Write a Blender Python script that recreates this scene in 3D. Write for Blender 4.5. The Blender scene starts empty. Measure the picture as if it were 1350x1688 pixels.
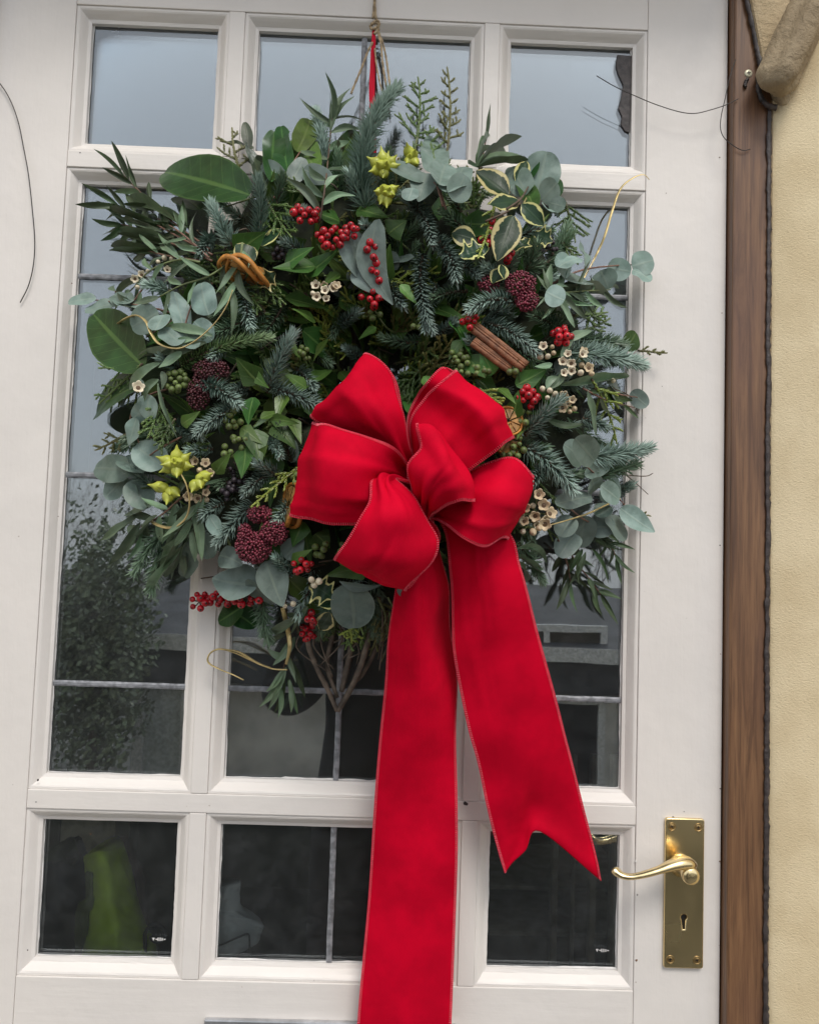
import bpy, bmesh, math, random
import numpy as np
from mathutils import Vector, Matrix, Euler

random.seed(11)
rng = np.random.default_rng(11)
S = bpy.context.scene
COL = S.collection

# ------------------------------------------------------------------ camera
cam_data = bpy.data.cameras.new('camera')
cam = bpy.data.objects.new('camera', cam_data)
COL.objects.link(cam)
CAM = Vector((0.0521, -0.8799, 1.3440))
cam.location = CAM
cam.rotation_euler = Euler((math.radians(93.7471), math.radians(-1.9285), math.radians(-1.1806)), 'XYZ')
cam_data.sensor_width = 36
cam_data.lens = 36 * 1350 / 1688
cam_data.clip_start = 0.02
cam_data.clip_end = 400
S.camera = cam
MC = cam.rotation_euler.to_matrix()

# ------------------------------------------------------------------ daylight
SUN_EL, SUN_AZ = 52, 168          # azimuth clockwise from +Y; the street side is -Y
world = bpy.data.worlds.new('World')
S.world = world
world.use_nodes = True
wn, wl = world.node_tree.nodes, world.node_tree.links
wn.clear()
sky = wn.new('ShaderNodeTexSky')
sky.sky_type = 'NISHITA'
sky.sun_disc = False
sky.sun_elevation = math.radians(SUN_EL)
sky.sun_rotation = math.radians(SUN_AZ)
sky.dust_density = 1.5
sky.air_density = 1.0
hs = wn.new('ShaderNodeHueSaturation')
hs.inputs['Saturation'].default_value = 0.44
bg = wn.new('ShaderNodeBackground')
bg.inputs['Strength'].default_value = 0.13
wo = wn.new('ShaderNodeOutputWorld')
wl.new(sky.outputs[0], hs.inputs['Color'])
cloud = wn.new('ShaderNodeMix')          # an even overcast layer over the clear sky
cloud.data_type = 'RGBA'
cloud.inputs[0].default_value = 0.62
cloud.inputs[7].default_value = (5.9, 6.15, 6.5, 1)
wl.new(hs.outputs[0], cloud.inputs[6])
wl.new(cloud.outputs[2], bg.inputs['Color'])
wl.new(bg.outputs[0], wo.inputs['Surface'])
sd = bpy.data.lights.new('sun', 'SUN')
sd.energy = 1.4
sd.angle = math.radians(20)
sd.color = (1.0, 0.95, 0.88)
sun = bpy.data.objects.new('sun', sd)
COL.objects.link(sun)
el, az = math.radians(SUN_EL), math.radians(SUN_AZ)
to_sun = Vector((math.sin(az) * math.cos(el), math.cos(az) * math.cos(el), math.sin(el)))
sun.rotation_euler = to_sun.to_track_quat('Z', 'Y').to_euler()
sun.location = to_sun * 20
S.view_settings.view_transform = 'Standard'
S.view_settings.look = 'None'
S.view_settings.exposure = 0.46
S.view_settings.gamma = 1.0
S.view_settings.use_curve_mapping = False
S.cycles.max_bounces = 10
S.cycles.transparent_max_bounces = 16

# ------------------------------------------------------------------ helpers
def P(px, py, d):
    """point d metres in front of the glass plane (y = -d) seen at photograph pixel px, py"""
    v = MC @ Vector(((px - 675) / 1350, -(py - 844) / 1350, -1))
    return CAM + v * ((-d - CAM.y) / v.y)

def Q(px, py, D):
    """point D metres out in the street that the glass mirrors at pixel px, py"""
    p = P(px, py, -D)
    return Vector((p.x, -D, p.z))

WM = {}
def link(name, data, parent=None, M=None):
    o = bpy.data.objects.new(name, data)
    COL.objects.link(o)
    M = Matrix.Identity(4) if M is None else M
    if parent is not None:
        o.parent = parent
        o.matrix_local = WM[parent.name].inverted() @ M
    else:
        o.matrix_local = M
    WM[o.name] = M.copy()
    return o

def tag(o, label=None, cat=None, group=None, kind=None):
    if label: o['label'] = label
    if cat: o['category'] = cat
    if group: o['group'] = group
    if kind: o['kind'] = kind
    return o

def thing(name, label, cat, loc, group=None):
    o = link(name, None, None, Matrix.Translation(Vector(loc)))
    o.empty_display_size = 0.05
    return tag(o, label, cat, group)

class MB:
    """collects geometry in world space and links it as one mesh object"""
    def __init__(s):
        s.v, s.f, s.uv, s.sh = [], [], [], []
    def add(s, verts, faces):
        n = len(s.v)
        s.v.extend([tuple(v) for v in verts])
        s.f.extend([tuple(i + n for i in f) for f in faces])
    def box(s, a, b):
        (x0, y0, z0), (x1, y1, z1) = a, b
        s.add([(x0, y0, z0), (x1, y0, z0), (x1, y1, z0), (x0, y1, z0), (x0, y0, z1), (x1, y0, z1), (x1, y1, z1), (x0, y1, z1)],
              [(0, 3, 2, 1), (4, 5, 6, 7), (0, 1, 5, 4), (1, 2, 6, 5), (2, 3, 7, 6), (3, 0, 4, 7)])
    def tube(s, path, rad, n=6, cap=True, flat=None):
        path = [Vector(p) for p in path]
        m = len(path)
        if not hasattr(rad, '__len__'): rad = [rad] * m
        t0 = (path[1] - path[0]).normalized()
        ref = Vector((0, 0, 1)) if abs(t0.z) < 0.9 else Vector((1, 0, 0))
        u = t0.cross(ref).normalized()
        vs = []
        for i, p in enumerate(path):
            t = (path[min(i + 1, m - 1)] - path[max(i - 1, 0)]).normalized()
            u = (u - t * u.dot(t)).normalized()
            w = t.cross(u)
            for k in range(n):
                a = 2 * math.pi * k / n
                cu, cw = math.cos(a) * rad[i], math.sin(a) * rad[i]
                if flat: cw *= flat
                vs.append(p + u * cu + w * cw)
        fs = [(i * n + k, i * n + (k + 1) % n, (i + 1) * n + (k + 1) % n, (i + 1) * n + k) for i in range(m - 1) for k in range(n)]
        if cap:
            fs.append(tuple(range(n))[::-1]); fs.append(tuple(range((m - 1) * n, m * n)))
        s.add(vs, fs)
    def lathe(s, prof, org, axis, n=10):
        axis = Vector(axis).normalized()
        u = axis.orthogonal().normalized(); w = axis.cross(u)
        vs = [Vector(org) + axis * h + (u * math.cos(2 * math.pi * k / n) + w * math.sin(2 * math.pi * k / n)) * r for r, h in prof for k in range(n)]
        m = len(prof)
        fs = [(i * n + k, i * n + (k + 1) % n, (i + 1) * n + (k + 1) % n, (i + 1) * n + k) for i in range(m - 1) for k in range(n)]
        s.add(vs, fs)
    def mesh(s, name, mat, org=None, smooth=False):
        me = bpy.data.meshes.new(name)
        o = Vector(org) if org is not None else Vector((0, 0, 0))
        me.from_pydata([(v[0] - o.x, v[1] - o.y, v[2] - o.z) for v in s.v], [], s.f)
        if mat: me.materials.append(mat)
        if smooth: me.polygons.foreach_set('use_smooth', [True] * len(me.polygons))
        me.update()
        return me
    def build(s, name, mat, parent=None, smooth=False, bevel=0, org=None, seg=2):
        if org is None:
            a = np.array(s.v); c = (a.min(0) + a.max(0)) / 2; org = Vector((c[0], c[1], a[:, 2].min()))
        o = link(name, s.mesh(name, mat, org, smooth), parent, Matrix.Translation(Vector(org)))
        if bevel:
            b = o.modifiers.new('bevel', 'BEVEL'); b.width = bevel; b.segments = seg; b.limit_method = 'ANGLE'; b.angle_limit = math.radians(40)
            b.harden_normals = False
        return o

def crom(pts, k):
    """Catmull-Rom through rows of points: array (m, ...) -> ((m-1)*k+1, ...)"""
    p = np.asarray(pts, float)
    ext = np.concatenate([[2 * p[0] - p[1]], p, [2 * p[-1] - p[-2]]])
    out = []
    for i in range(len(p) - 1):
        a, b, c, d = ext[i], ext[i + 1], ext[i + 2], ext[i + 3]
        for j in range(k):
            t = j / k
            out.append(0.5 * (2 * b + (c - a) * t + (2 * a - 5 * b + 4 * c - d) * t * t + (3 * b - a - 3 * c + d) * t ** 3))
    out.append(p[-1])
    return np.array(out)

def curve_path(pts, k=6):
    return [Vector(p) for p in crom([tuple(q) for q in pts], k)]

# ------------------------------------------------------------------ materials
class NB:
    def __init__(s, name):
        s.m = bpy.data.materials.new(name); s.m.use_nodes = True
        s.t = s.m.node_tree; s.b = s.t.nodes['Principled BSDF']; s.out = s.t.nodes['Material Output']
    def n(s, kind, **kw):
        nd = s.t.nodes.new('ShaderNode' + kind)
        for k, v in kw.items():
            if k in nd.inputs: s.set(nd.inputs[k], v)
            else: setattr(nd, k, v)
        return nd
    def set(s, sock, v):
        if isinstance(v, bpy.types.NodeSocket): s.t.links.new(v, sock)
        elif isinstance(v, bpy.types.Node): s.t.links.new(v.outputs[0], sock)
        else:
            if sock.type == 'RGBA' and len(v) == 3: v = (*v, 1)
            sock.default_value = v
    def math(s, op, a, b=None, clamp=False):
        nd = s.t.nodes.new('ShaderNodeMath'); nd.operation = op; nd.use_clamp = clamp
        s.set(nd.inputs[0], a)
        if b is not None: s.set(nd.inputs[1], b)
        return nd.outputs[0]
    def mix(s, f, a, b, mode='MIX'):
        nd = s.t.nodes.new('ShaderNodeMix'); nd.data_type = 'RGBA'; nd.blend_type = mode
        s.set(nd.inputs[0], f); s.set(nd.inputs[6], a); s.set(nd.inputs[7], b)
        return nd.outputs[2]
    def ramp(s, f, lo, hi, a=0.0, b=1.0):
        nd = s.t.nodes.new('ShaderNodeMapRange'); nd.interpolation_type = 'SMOOTHSTEP'
        s.set(nd.inputs[0], f); nd.inputs[1].default_value = lo; nd.inputs[2].default_value = hi
        nd.inputs[3].default_value = a; nd.inputs[4].default_value = b
        return nd.outputs[0]
    def noise(s, scale, detail=4, vec=None, rough=0.55, dist=0.0):
        nd = s.t.nodes.new('ShaderNodeTexNoise')
        nd.inputs['Scale'].default_value = scale; nd.inputs['Detail'].default_value = detail
        nd.inputs['Roughness'].default_value = rough; nd.inputs['Distortion'].default_value = dist
        if vec is not None: s.t.links.new(vec, nd.inputs['Vector'])
        return nd.outputs[0]
    def coords(s, scale=(1, 1, 1), which='Generated'):
        g = s.t.nodes.new('ShaderNodeNewGeometry') if which == 'Position' else s.t.nodes.new('ShaderNodeTexCoord')
        mp = s.t.nodes.new('ShaderNodeMapping'); mp.inputs['Scale'].default_value = scale
        s.t.links.new(g.outputs[which], mp.inputs['Vector'])
        return mp.outputs[0]
    def bump(s, h, strength, dist):
        nd = s.t.nodes.new('ShaderNodeBump'); nd.inputs['Strength'].default_value = strength; nd.inputs['Distance'].default_value = dist
        s.set(nd.inputs['Height'], h)
        prev = s.b.inputs['Normal']
        if prev.is_linked: s.t.links.new(prev.links[0].from_socket, nd.inputs['Normal'])
        s.t.links.new(nd.outputs[0], s.b.inputs['Normal'])
    def p(s, **kw):
        for k, v in kw.items(): s.set(s.b.inputs[k.replace('_', ' ')], v)
        return s

def simple(name, col, rough=0.5, metal=0.0, var=0.25, scale=40, bump=0.0, bscale=200, spec=0.5):
    b = NB(name)
    n = b.noise(scale, 5, b.coords(which='Position'))
    dark = tuple(c * (1 - var) for c in col); lite = tuple(min(1, c * (1 + var)) for c in col)
    b.p(Base_Color=b.mix(b.ramp(n, 0.3, 0.7), dark, lite), Roughness=rough, Metallic=metal)
    b.b.inputs['Specular IOR Level'].default_value = spec
    if bump: b.bump(b.noise(bscale, 4, b.coords(which='Position')), bump, 0.001)
    return b.m

def paint(name, stretch):
    b = NB(name)
    pos = b.coords(stretch, 'Position')
    flat = b.coords((1, 1, 1), 'Position')
    grain = b.noise(60, 6, pos, 0.6, 0.4)
    blot = b.noise(7, 5, flat, 0.6)
    fine = b.noise(420, 3, flat)
    c = b.mix(b.ramp(blot, 0.35, 0.75), (0.750, 0.705, 0.662), (0.695, 0.655, 0.618))
    c = b.mix(b.ramp(grain, 0.66, 0.84, 0, 0.12), c, (0.52, 0.49, 0.46))
    spots = b.noise(130, 2, flat)
    c = b.mix(b.ramp(spots, 0.80, 0.84, 0, 0.6), c, (0.30, 0.27, 0.24))
    b.p(Base_Color=c, Roughness=b.ramp(blot, 0.3, 0.7, 0.34, 0.52))
    b.bump(grain, 0.4, 0.0009)
    b.bump(b.noise(28, 3, flat), 0.4, 0.0022)
    b.bump(b.noise(95, 3, b.coords((stretch[0] * 1.0, 1, max(stretch[2], .25)), 'Position')), 0.35, 0.0008)
    b.bump(fine, 0.18, 0.0004)
    return b.m

M = {}
M['paint_v'] = paint('cream_paint_upright', (1, 1, 0.09))
M['paint_h'] = paint('cream_paint_level', (0.09, 1, 1))

def wood_mat():
    b = NB('varnished_brown_wood')
    pos = b.coords((1, 1, 0.05), 'Position')
    g1 = b.noise(90, 7, pos, 0.65, 0.8)
    g2 = b.noise(330, 4, pos, 0.6, 0.3)
    blot = b.noise(9, 4, b.coords((1, 1, 0.5), 'Position'))
    c = b.mix(b.ramp(g1, 0.3, 0.7), (0.090, 0.042, 0.021), (0.235, 0.122, 0.058))
    c = b.mix(b.ramp(g2, 0.45, 0.75, 0, 0.55), c, (0.055, 0.027, 0.016))
    c = b.mix(b.ramp(blot, 0.4, 0.7, 0, 0.5), c, (0.115, 0.055, 0.040))
    b.p(Base_Color=c, Roughness=0.42)
    b.bump(g1, 0.3, 0.0006); b.bump(g2, 0.3, 0.0004)
    return b.m
M['wood'] = wood_mat()

def stucco(name, lo, hi, amp=1.0):
    b = NB(name)
    pos = b.coords((1, 1, 1), 'Position')
    row = b.coords((0.6, 0.6, 1.2), 'Position')
    g = b.noise(620, 3, row, 0.6, 0.0)
    g2 = b.noise(760, 3, pos)
    m = b.noise(16, 5, pos)
    st = b.noise(24, 5, b.coords((1, 1, 0.08), 'Position'))
    c = b.mix(b.ramp(m, 0.3, 0.7), lo, hi)
    c = b.mix(b.ramp(g, 0.40, 0.30, 0, 0.35), c, tuple(x * 0.62 for x in lo))
    c = b.mix(b.ramp(st, 0.55, 0.8, 0, 0.22), c, tuple(x * 0.6 for x in lo))
    b.p(Base_Color=c, Roughness=0.8)
    if amp > 1: b.bump(b.noise(75, 5, pos, 0.65), 0.9, 0.005)
    b.bump(g, 0.6 * amp, 0.0010); b.bump(g2, 0.35 * amp, 0.0008)
    return b.m
M['stucco'] = stucco('cream_textured_stucco', (0.760, 0.615, 0.380), (0.880, 0.735, 0.480))
M['stone'] = stucco('weathered_painted_stone', (0.44, 0.33, 0.19), (0.60, 0.48, 0.31), 1.2)
M['stone2'] = stucco('weathered_stone_moulding', (0.27, 0.205, 0.125), (0.43, 0.34, 0.22), 1.2)
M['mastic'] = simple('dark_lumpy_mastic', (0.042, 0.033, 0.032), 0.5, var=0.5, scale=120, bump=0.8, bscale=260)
M['lead'] = simple('grey_lead', (0.23, 0.235, 0.25), 0.55, 0.25, 0.35, 160, 0.5, 300)
M['smear'] = simple('white_paint_smear', (0.66, 0.64, 0.62), 0.5, var=0.2)

def glass():
    b = NB('old_leaded_glass')
    t = b.t
    pos = b.coords((1, 1, 1), 'Position')
    wav = b.noise(9, 2, pos)
    fr = b.n('Fresnel', IOR=1.62)
    bm = b.n('Bump', Strength=0.10, Distance=0.0008); b.set(bm.inputs['Height'], wav)
    gl = b.n('BsdfGlossy', Roughness=0.012, Color=(0.90, 0.96, 1.0, 1)); t.links.new(bm.outputs[0], gl.inputs['Normal'])
    tr = b.n('BsdfTransparent', Color=(0.95, 0.97, 0.97))
    df = b.n('BsdfDiffuse', Color=(0.62, 0.64, 0.66))
    dust = b.noise(55, 6, pos, 0.7)
    big = b.noise(6, 4, pos)
    spots = b.noise(170, 2, pos)
    f = b.math('ADD', b.math('MULTIPLY', b.ramp(dust, 0.3, 0.85, 0.022, 0.062), b.ramp(big, 0.3, 0.7, 0.55, 1.0)), b.ramp(spots, 0.80, 0.83, 0, 0.35))
    m1 = b.n('MixShader'); b.set(m1.inputs[0], f); b.set(m1.inputs[1], tr); b.set(m1.inputs[2], df)
    m2 = b.n('MixShader'); b.set(m2.inputs[0], b.math('MULTIPLY', fr.outputs[0], 2.9, True)); b.set(m2.inputs[1], m1); b.set(m2.inputs[2], gl)
    t.links.new(m2.outputs[0], b.out.inputs['Surface'])
    return b.m
M['glass'] = glass()

def brass():
    b = NB('polished_brass')
    n = b.noise(11, 3, b.coords(which='Position'))
    b.p(Base_Color=b.mix(b.ramp(n, 0.3, 0.75), (0.88, 0.71, 0.40), (0.78, 0.62, 0.34)), Metallic=1.0, Roughness=b.ramp(n, 0.3, 0.75, 0.20, 0.30))
    b.bump(b.noise(14, 2, b.coords(which='Position')), 0.12, 0.002)
    return b.m
M['brass'] = brass()
M['brass_dark'] = simple('tarnished_brass', (0.42, 0.28, 0.12), 0.35, 1.0)
M['black'] = simple('black_void', (0.006, 0.006, 0.007), 0.6)
M['steel'] = simple('grey_metal', (0.52, 0.53, 0.55), 0.35, 0.8)
M['screw'] = simple('pale_screw', (0.62, 0.58, 0.42), 0.35, 0.2)
M['wire'] = simple('dark_thin_wire', (0.030, 0.024, 0.022), 0.45)

def velvet(name, col, sheen):
    b = NB(name)
    pos = b.coords(which='Position')
    n = b.noise(22, 5, pos); f = b.noise(900, 2, pos)
    c = b.mix(b.ramp(n, 0.3, 0.75), tuple(x * 0.74 for x in col), tuple(x * 1.05 for x in col))
    lint = b.noise(210, 1, pos)
    c = b.mix(b.ramp(lint, 0.86, 0.88, 0, 0.3), c, (0.8, 0.5, 0.5))
    b.p(Base_Color=c, Roughness=0.75)
    b.b.inputs['Specular IOR Level'].default_value = 0.05
    b.b.inputs['Sheen Weight'].default_value = sheen
    b.b.inputs['Sheen Roughness'].default_value = 0.38
    b.b.inputs['Sheen Tint'].default_value = (1, 0.03, 0.08, 1)
    b.bump(f, 0.25, 0.0003); b.bump(n, 0.25, 0.002)
    return b.m
M['velvet'] = velvet('red_velvet', (0.59, 0.0012, 0.021), 0.06)
M['velvet_back'] = velvet('red_ribbon_satin', (0.62, 0.02, 0.045), 0.10)
M['stitch'] = simple('pink_stitching', (0.66, 0.075, 0.115), 0.6, var=0.4, scale=500)

def leafmat(name, base, vein, under, rough=0.4, vs=0.35, nv=7, bloom=None, margin=None, spec=0.5, var=0.35, trans=0.12, tip=None):
    b = NB(name)
    uv = b.n('UVMap'); sp = b.n('SeparateXYZ'); b.t.links.new(uv.outputs[0], sp.inputs[0])
    u, v = sp.outputs[0], sp.outputs[1]
    ac = b.math('MULTIPLY', b.math('ABSOLUTE', b.math('SUBTRACT', u, 0.5)), 2.0)
    pos = b.coords(which='Position')
    rnd = b.n('ObjectInfo').outputs['Random']
    mid = b.ramp(ac, 0.04, 0.12, 1, 0)
    ph = b.math('SUBTRACT', b.math('MULTIPLY', v, float(nv)), b.math('MULTIPLY', ac, 1.3))
    w = b.math('ABSOLUTE', b.math('SINE', b.math('MULTIPLY', ph, math.pi)))
    side = b.math('MULTIPLY', b.ramp(w, 0.0, 0.16, 1, 0), vs)
    veins = b.math('MAXIMUM', b.math('MULTIPLY', mid, min(1, vs * 2)), side)
    c = b.mix(b.ramp(b.noise(45, 4, pos), 0.3, 0.7), tuple(x * 0.72 for x in base), tuple(x * 1.22 for x in base))
    if bloom: c = b.mix(b.ramp(b.noise(85, 5, pos), 0.35, 0.7, 0.05, 0.75), c, bloom)
    if tip: c = b.mix(b.ramp(v, 0.55, 1.0, 0, 0.8), c, tip)
    c = b.mix(veins, c, vein)
    if margin:
        off = b.math('MULTIPLY', b.math('SUBTRACT', b.noise(110, 3, pos), 0.5), 0.75)
        c = b.mix(b.ramp(b.math('ADD', ac, off), 0.70, 0.76), c, margin)
    sp_ = b.noise(230, 3, pos)
    c = b.mix(b.ramp(sp_, 0.70, 0.78, 0, 0.45), c, (0.09, 0.065, 0.03))
    c = b.mix(b.ramp(ac, 0.90, 0.99, 0, 0.35), c, vein)
    c = b.mix(b.n('NewGeometry').outputs['Backfacing'], c, under)
    hv = b.n('HueSaturation'); b.set(hv.inputs['Color'], c)
    b.set(hv.inputs['Value'], b.math('ADD', b.math('MULTIPLY', rnd, 2 * var), 1 - var))
    b.set(hv.inputs['Hue'], b.math('ADD', b.math('MULTIPLY', rnd, 0.04), 0.48))
    b.p(Base_Color=hv.outputs[0], Roughness=b.ramp(b.noise(60, 3, pos), 0.3, 0.7, rough * .8, rough * 1.25))
    b.b.inputs['Specular IOR Level'].default_value = spec
    b.bump(veins, 0.35, 0.0006); b.bump(b.noise(160, 3, pos), 0.25, 0.0006)
    tl = b.n('BsdfTranslucent'); b.t.links.new(hv.outputs[0], tl.inputs['Color'])
    mx = b.n('MixShader'); mx.inputs[0].default_value = trans
    b.t.links.new(b.b.outputs[0], mx.inputs[1]); b.t.links.new(tl.outputs[0], mx.inputs[2]); b.t.links.new(mx.outputs[0], b.out.inputs['Surface'])
    return b.m
M['laurel'] = leafmat('glossy_laurel_leaf', (0.024, 0.070, 0.018), (0.10, 0.19, 0.05), (0.10, 0.17, 0.06), 0.36, 0.32, 8, var=0.2, spec=0.28)
M['rhodo'] = leafmat('olive_grey_leaf', (0.060, 0.090, 0.050), (0.12, 0.15, 0.08), (0.15, 0.16, 0.12), 0.45, 0.25, 7)
M['ivy'] = leafmat('dark_ivy_leaf', (0.042, 0.105, 0.022), (0.11, 0.19, 0.05), (0.07, 0.13, 0.04), 0.40, 0.45, 4, var=0.45, spec=0.30)
M['lime_leaf'] = leafmat('light_green_leaf', (0.085, 0.16, 0.030), (0.16, 0.24, 0.07), (0.15, 0.2, 0.07), 0.4, 0.35, 5, var=0.3)
M['narrow'] = leafmat('willow_eucalyptus_leaf', (0.130, 0.200, 0.110), (0.23, 0.30, 0.18), (0.19, 0.25, 0.175), 0.5, 0.3, 10, bloom=(0.195, 0.275, 0.185), var=0.42)
M['narrow_dark'] = leafmat('dark_willow_leaf', (0.060, 0.098, 0.042), (0.11, 0.15, 0.08), (0.10, 0.135, 0.075), 0.5, 0.3, 10, var=0.35)
M['round'] = leafmat('silver_dollar_eucalyptus_leaf', (0.165, 0.245, 0.205), (0.26, 0.33, 0.27), (0.20, 0.265, 0.23), 0.55, 0.28, 6, bloom=(0.265, 0.350, 0.310), var=0.34)
M['round_grey'] = leafmat('grey_green_eucalyptus_leaf', (0.120, 0.165, 0.140), (0.20, 0.25, 0.2), (0.15, 0.185, 0.165), 0.5, 0.3, 7, bloom=(0.185, 0.24, 0.215), var=0.25)
M['holly'] = leafmat('variegated_holly_leaf', (0.020, 0.050, 0.022), (0.05, 0.09, 0.04), (0.16, 0.20, 0.08), 0.34, 0.25, 5, margin=(0.60, 0.55, 0.24), var=0.2, spec=0.28)

def needlemat(name, dark, lite, tipc, rough=0.45, var=0.3):
    b = NB(name)
    at = b.n('Attribute', attribute_name='shade')
    sp = b.n('SeparateXYZ'); b.t.links.new(at.outputs['Vector'], sp.inputs[0])
    c = b.mix(sp.outputs[0], dark, lite)
    c = b.mix(b.math('MULTIPLY', sp.outputs[1], 0.8), c, tipc)
    rnd = b.n('ObjectInfo').outputs['Random']
    hv = b.n('HueSaturation'); b.set(hv.inputs['Color'], c)
    b.set(hv.inputs['Value'], b.math('ADD', b.math('MULTIPLY', rnd, 2 * var), 1 - var))
    b.p(Base_Color=hv.outputs[0], Roughness=rough)
    b.b.inputs['Specular IOR Level'].default_value = 0.6
    return b.m
M['fir'] = needlemat('blue_green_fir_needles', (0.034, 0.078, 0.054), (0.36, 0.48, 0.42), (0.40, 0.52, 0.45))
M['fir_mid'] = needlemat('mid_green_fir_needles', (0.024, 0.062, 0.040), (0.24, 0.34, 0.28), (0.26, 0.36, 0.29), var=0.15)
M['fir_dark'] = needlemat('dark_fir_needles', (0.030, 0.072, 0.036), (0.20, 0.30, 0.19), (0.21, 0.31, 0.19))
M['fir_lime'] = needlemat('fresh_green_fir_needles', (0.060, 0.135, 0.030), (0.27, 0.40, 0.16), (0.36, 0.48, 0.28), var=0.1)
M['cypress'] = needlemat('cypress_scales', (0.048, 0.100, 0.024), (0.13, 0.21, 0.055), (0.18, 0.25, 0.07))
M['cypress_lime'] = needlemat('yellow_green_cypress_scales', (0.13, 0.20, 0.028), (0.32, 0.40, 0.070), (0.45, 0.50, 0.10), var=0.2)
M['cypress_olive'] = needlemat('olive_cypress_scales', (0.09, 0.10, 0.030), (0.20, 0.20, 0.065), (0.25, 0.24, 0.08), var=0.2)
M['twig'] = simple('brown_twig', (0.095, 0.062, 0.040), 0.7, var=0.4, scale=120, bump=0.5)
M['green_stem'] = simple('green_stem', (0.155, 0.190, 0.075), 0.5, var=0.3, scale=90)
M['red_stem'] = simple('reddish_stem', (0.20, 0.105, 0.075), 0.5, var=0.3, scale=90)
M['vine'] = simple('grey_brown_vine', (0.115, 0.088, 0.066), 0.75, var=0.5, scale=70, bump=1.0, bscale=160)
M['moss'] = simple('dark_moss', (0.018, 0.024, 0.010), 0.9, var=0.6, scale=60, bump=1.0, bscale=120)

def berrymat(name, col, rough, eye):
    b = NB(name)
    tc = b.n('TexCoord'); sp = b.n('SeparateXYZ'); b.t.links.new(tc.outputs['Object'], sp.inputs[0])
    rnd = b.n('ObjectInfo').outputs['Random']
    c = b.mix(rnd, tuple(x * 0.65 for x in col), tuple(min(1, x * 1.15) for x in col))
    c = b.mix(b.ramp(sp.outputs[2], 0.86, 0.94), c, eye)
    b.p(Base_Color=c, Roughness=rough)
    b.bump(b.noise(2.5, 3, tc.outputs['Object']), 0.08, 0.1)
    return b.m
M['berry'] = berrymat('red_berry_skin', (0.47, 0.010, 0.020), 0.25, (0.03, 0.012, 0.01))
M['ivyberry'] = berrymat('green_ivy_berry', (0.135, 0.185, 0.050), 0.5, (0.07, 0.07, 0.03))
M['blackberry'] = berrymat('black_ivy_berry', (0.022, 0.016, 0.022), 0.5, (0.05, 0.035, 0.04))
M['skimmia'] = simple('burgundy_buds', (0.175, 0.024, 0.042), 0.38, var=0.75, scale=420)
M['skimmia_dark'] = simple('dark_burgundy_buds', (0.070, 0.013, 0.018), 0.42, var=0.7, scale=420)
M['pod'] = simple('yellow_green_pod', (0.40, 0.43, 0.055), 0.42, var=0.22, scale=90, bump=0.2)
M['wax'] = simple('cream_waxflower', (0.68, 0.60, 0.44), 0.5, var=0.2, scale=140)
M['wax_tan'] = simple('tan_waxflower', (0.52, 0.41, 0.26), 0.5, var=0.25, scale=140)
M['wax_eye'] = simple('brown_flower_eye', (0.10, 0.055, 0.025), 0.6)
M['cinnamon'] = simple('cinnamon_bark', (0.21, 0.085, 0.038), 0.65, var=0.4, scale=110, bump=0.7, bscale=240)
M['orange'] = simple('dried_orange_rind', (0.48, 0.20, 0.035), 0.5, var=0.35, scale=90, bump=0.5)
M['orange_flesh'] = simple('dried_orange_flesh', (0.38, 0.20, 0.06), 0.45, var=0.45, scale=120, bump=0.6)
M['gold'] = simple('gold_cane_curl', (0.58, 0.45, 0.20), 0.33, 0.45, 0.35, 50, 0.4, 260)
M['twine'] = simple('jute_twine', (0.36, 0.27, 0.165), 0.8, var=0.4, scale=250, bump=0.8, bscale=500)

# ================================================================== GROUND, STREET AND HALL (the setting)
def struct(name, mb, mat, **kw):
    return tag(mb.build(name, mat, **kw), kind='structure')

m = MB(); m.box((-4, -1.9, -0.35), (4, 0.6, -0.15)); struct('doorstep_paving', m, simple('grey_paving', (0.13, 0.125, 0.12), 0.8, var=0.3, scale=12))
m = MB(); m.add([(-90, -1.9, -0.2), (90, -1.9, -0.2), (90, -5.5, -1.5), (-90, -5.5, -1.5), (90, -160, -1.6), (-90, -160, -1.6)], [(0, 3, 2, 1), (3, 5, 4, 2)])
struct('ground', m, simple('dull_grass_and_tarmac', (0.11, 0.11, 0.095), 0.9, var=0.5, scale=2))
hall = simple('dark_hall_wall', (0.10, 0.105, 0.11), 0.8, var=0.2, scale=3)
m = MB(); m.box((-1.25, 0.06, -0.1), (1.25, 2.6, 0.0)); struct('hall_floor', m, simple('dark_hall_floor', (0.05, 0.04, 0.035), 0.6))
m = MB(); m.box((-1.25, 0.06, 2.35), (1.25, 2.6, 2.45)); struct('hall_ceiling', m, hall)
for nm, a, b_ in (('hall_wall_left', (-1.35, 0.06, -0.1), (-1.25, 2.6, 2.45)), ('hall_wall_right', (1.25, 0.06, -0.1), (1.35, 2.6, 2.45)), ('hall_wall_back', (-1.35, 2.6, -0.1), (1.35, 2.7, 2.45))):
    m = MB(); m.box(a, b_); struct(nm, m, hall)

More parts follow.
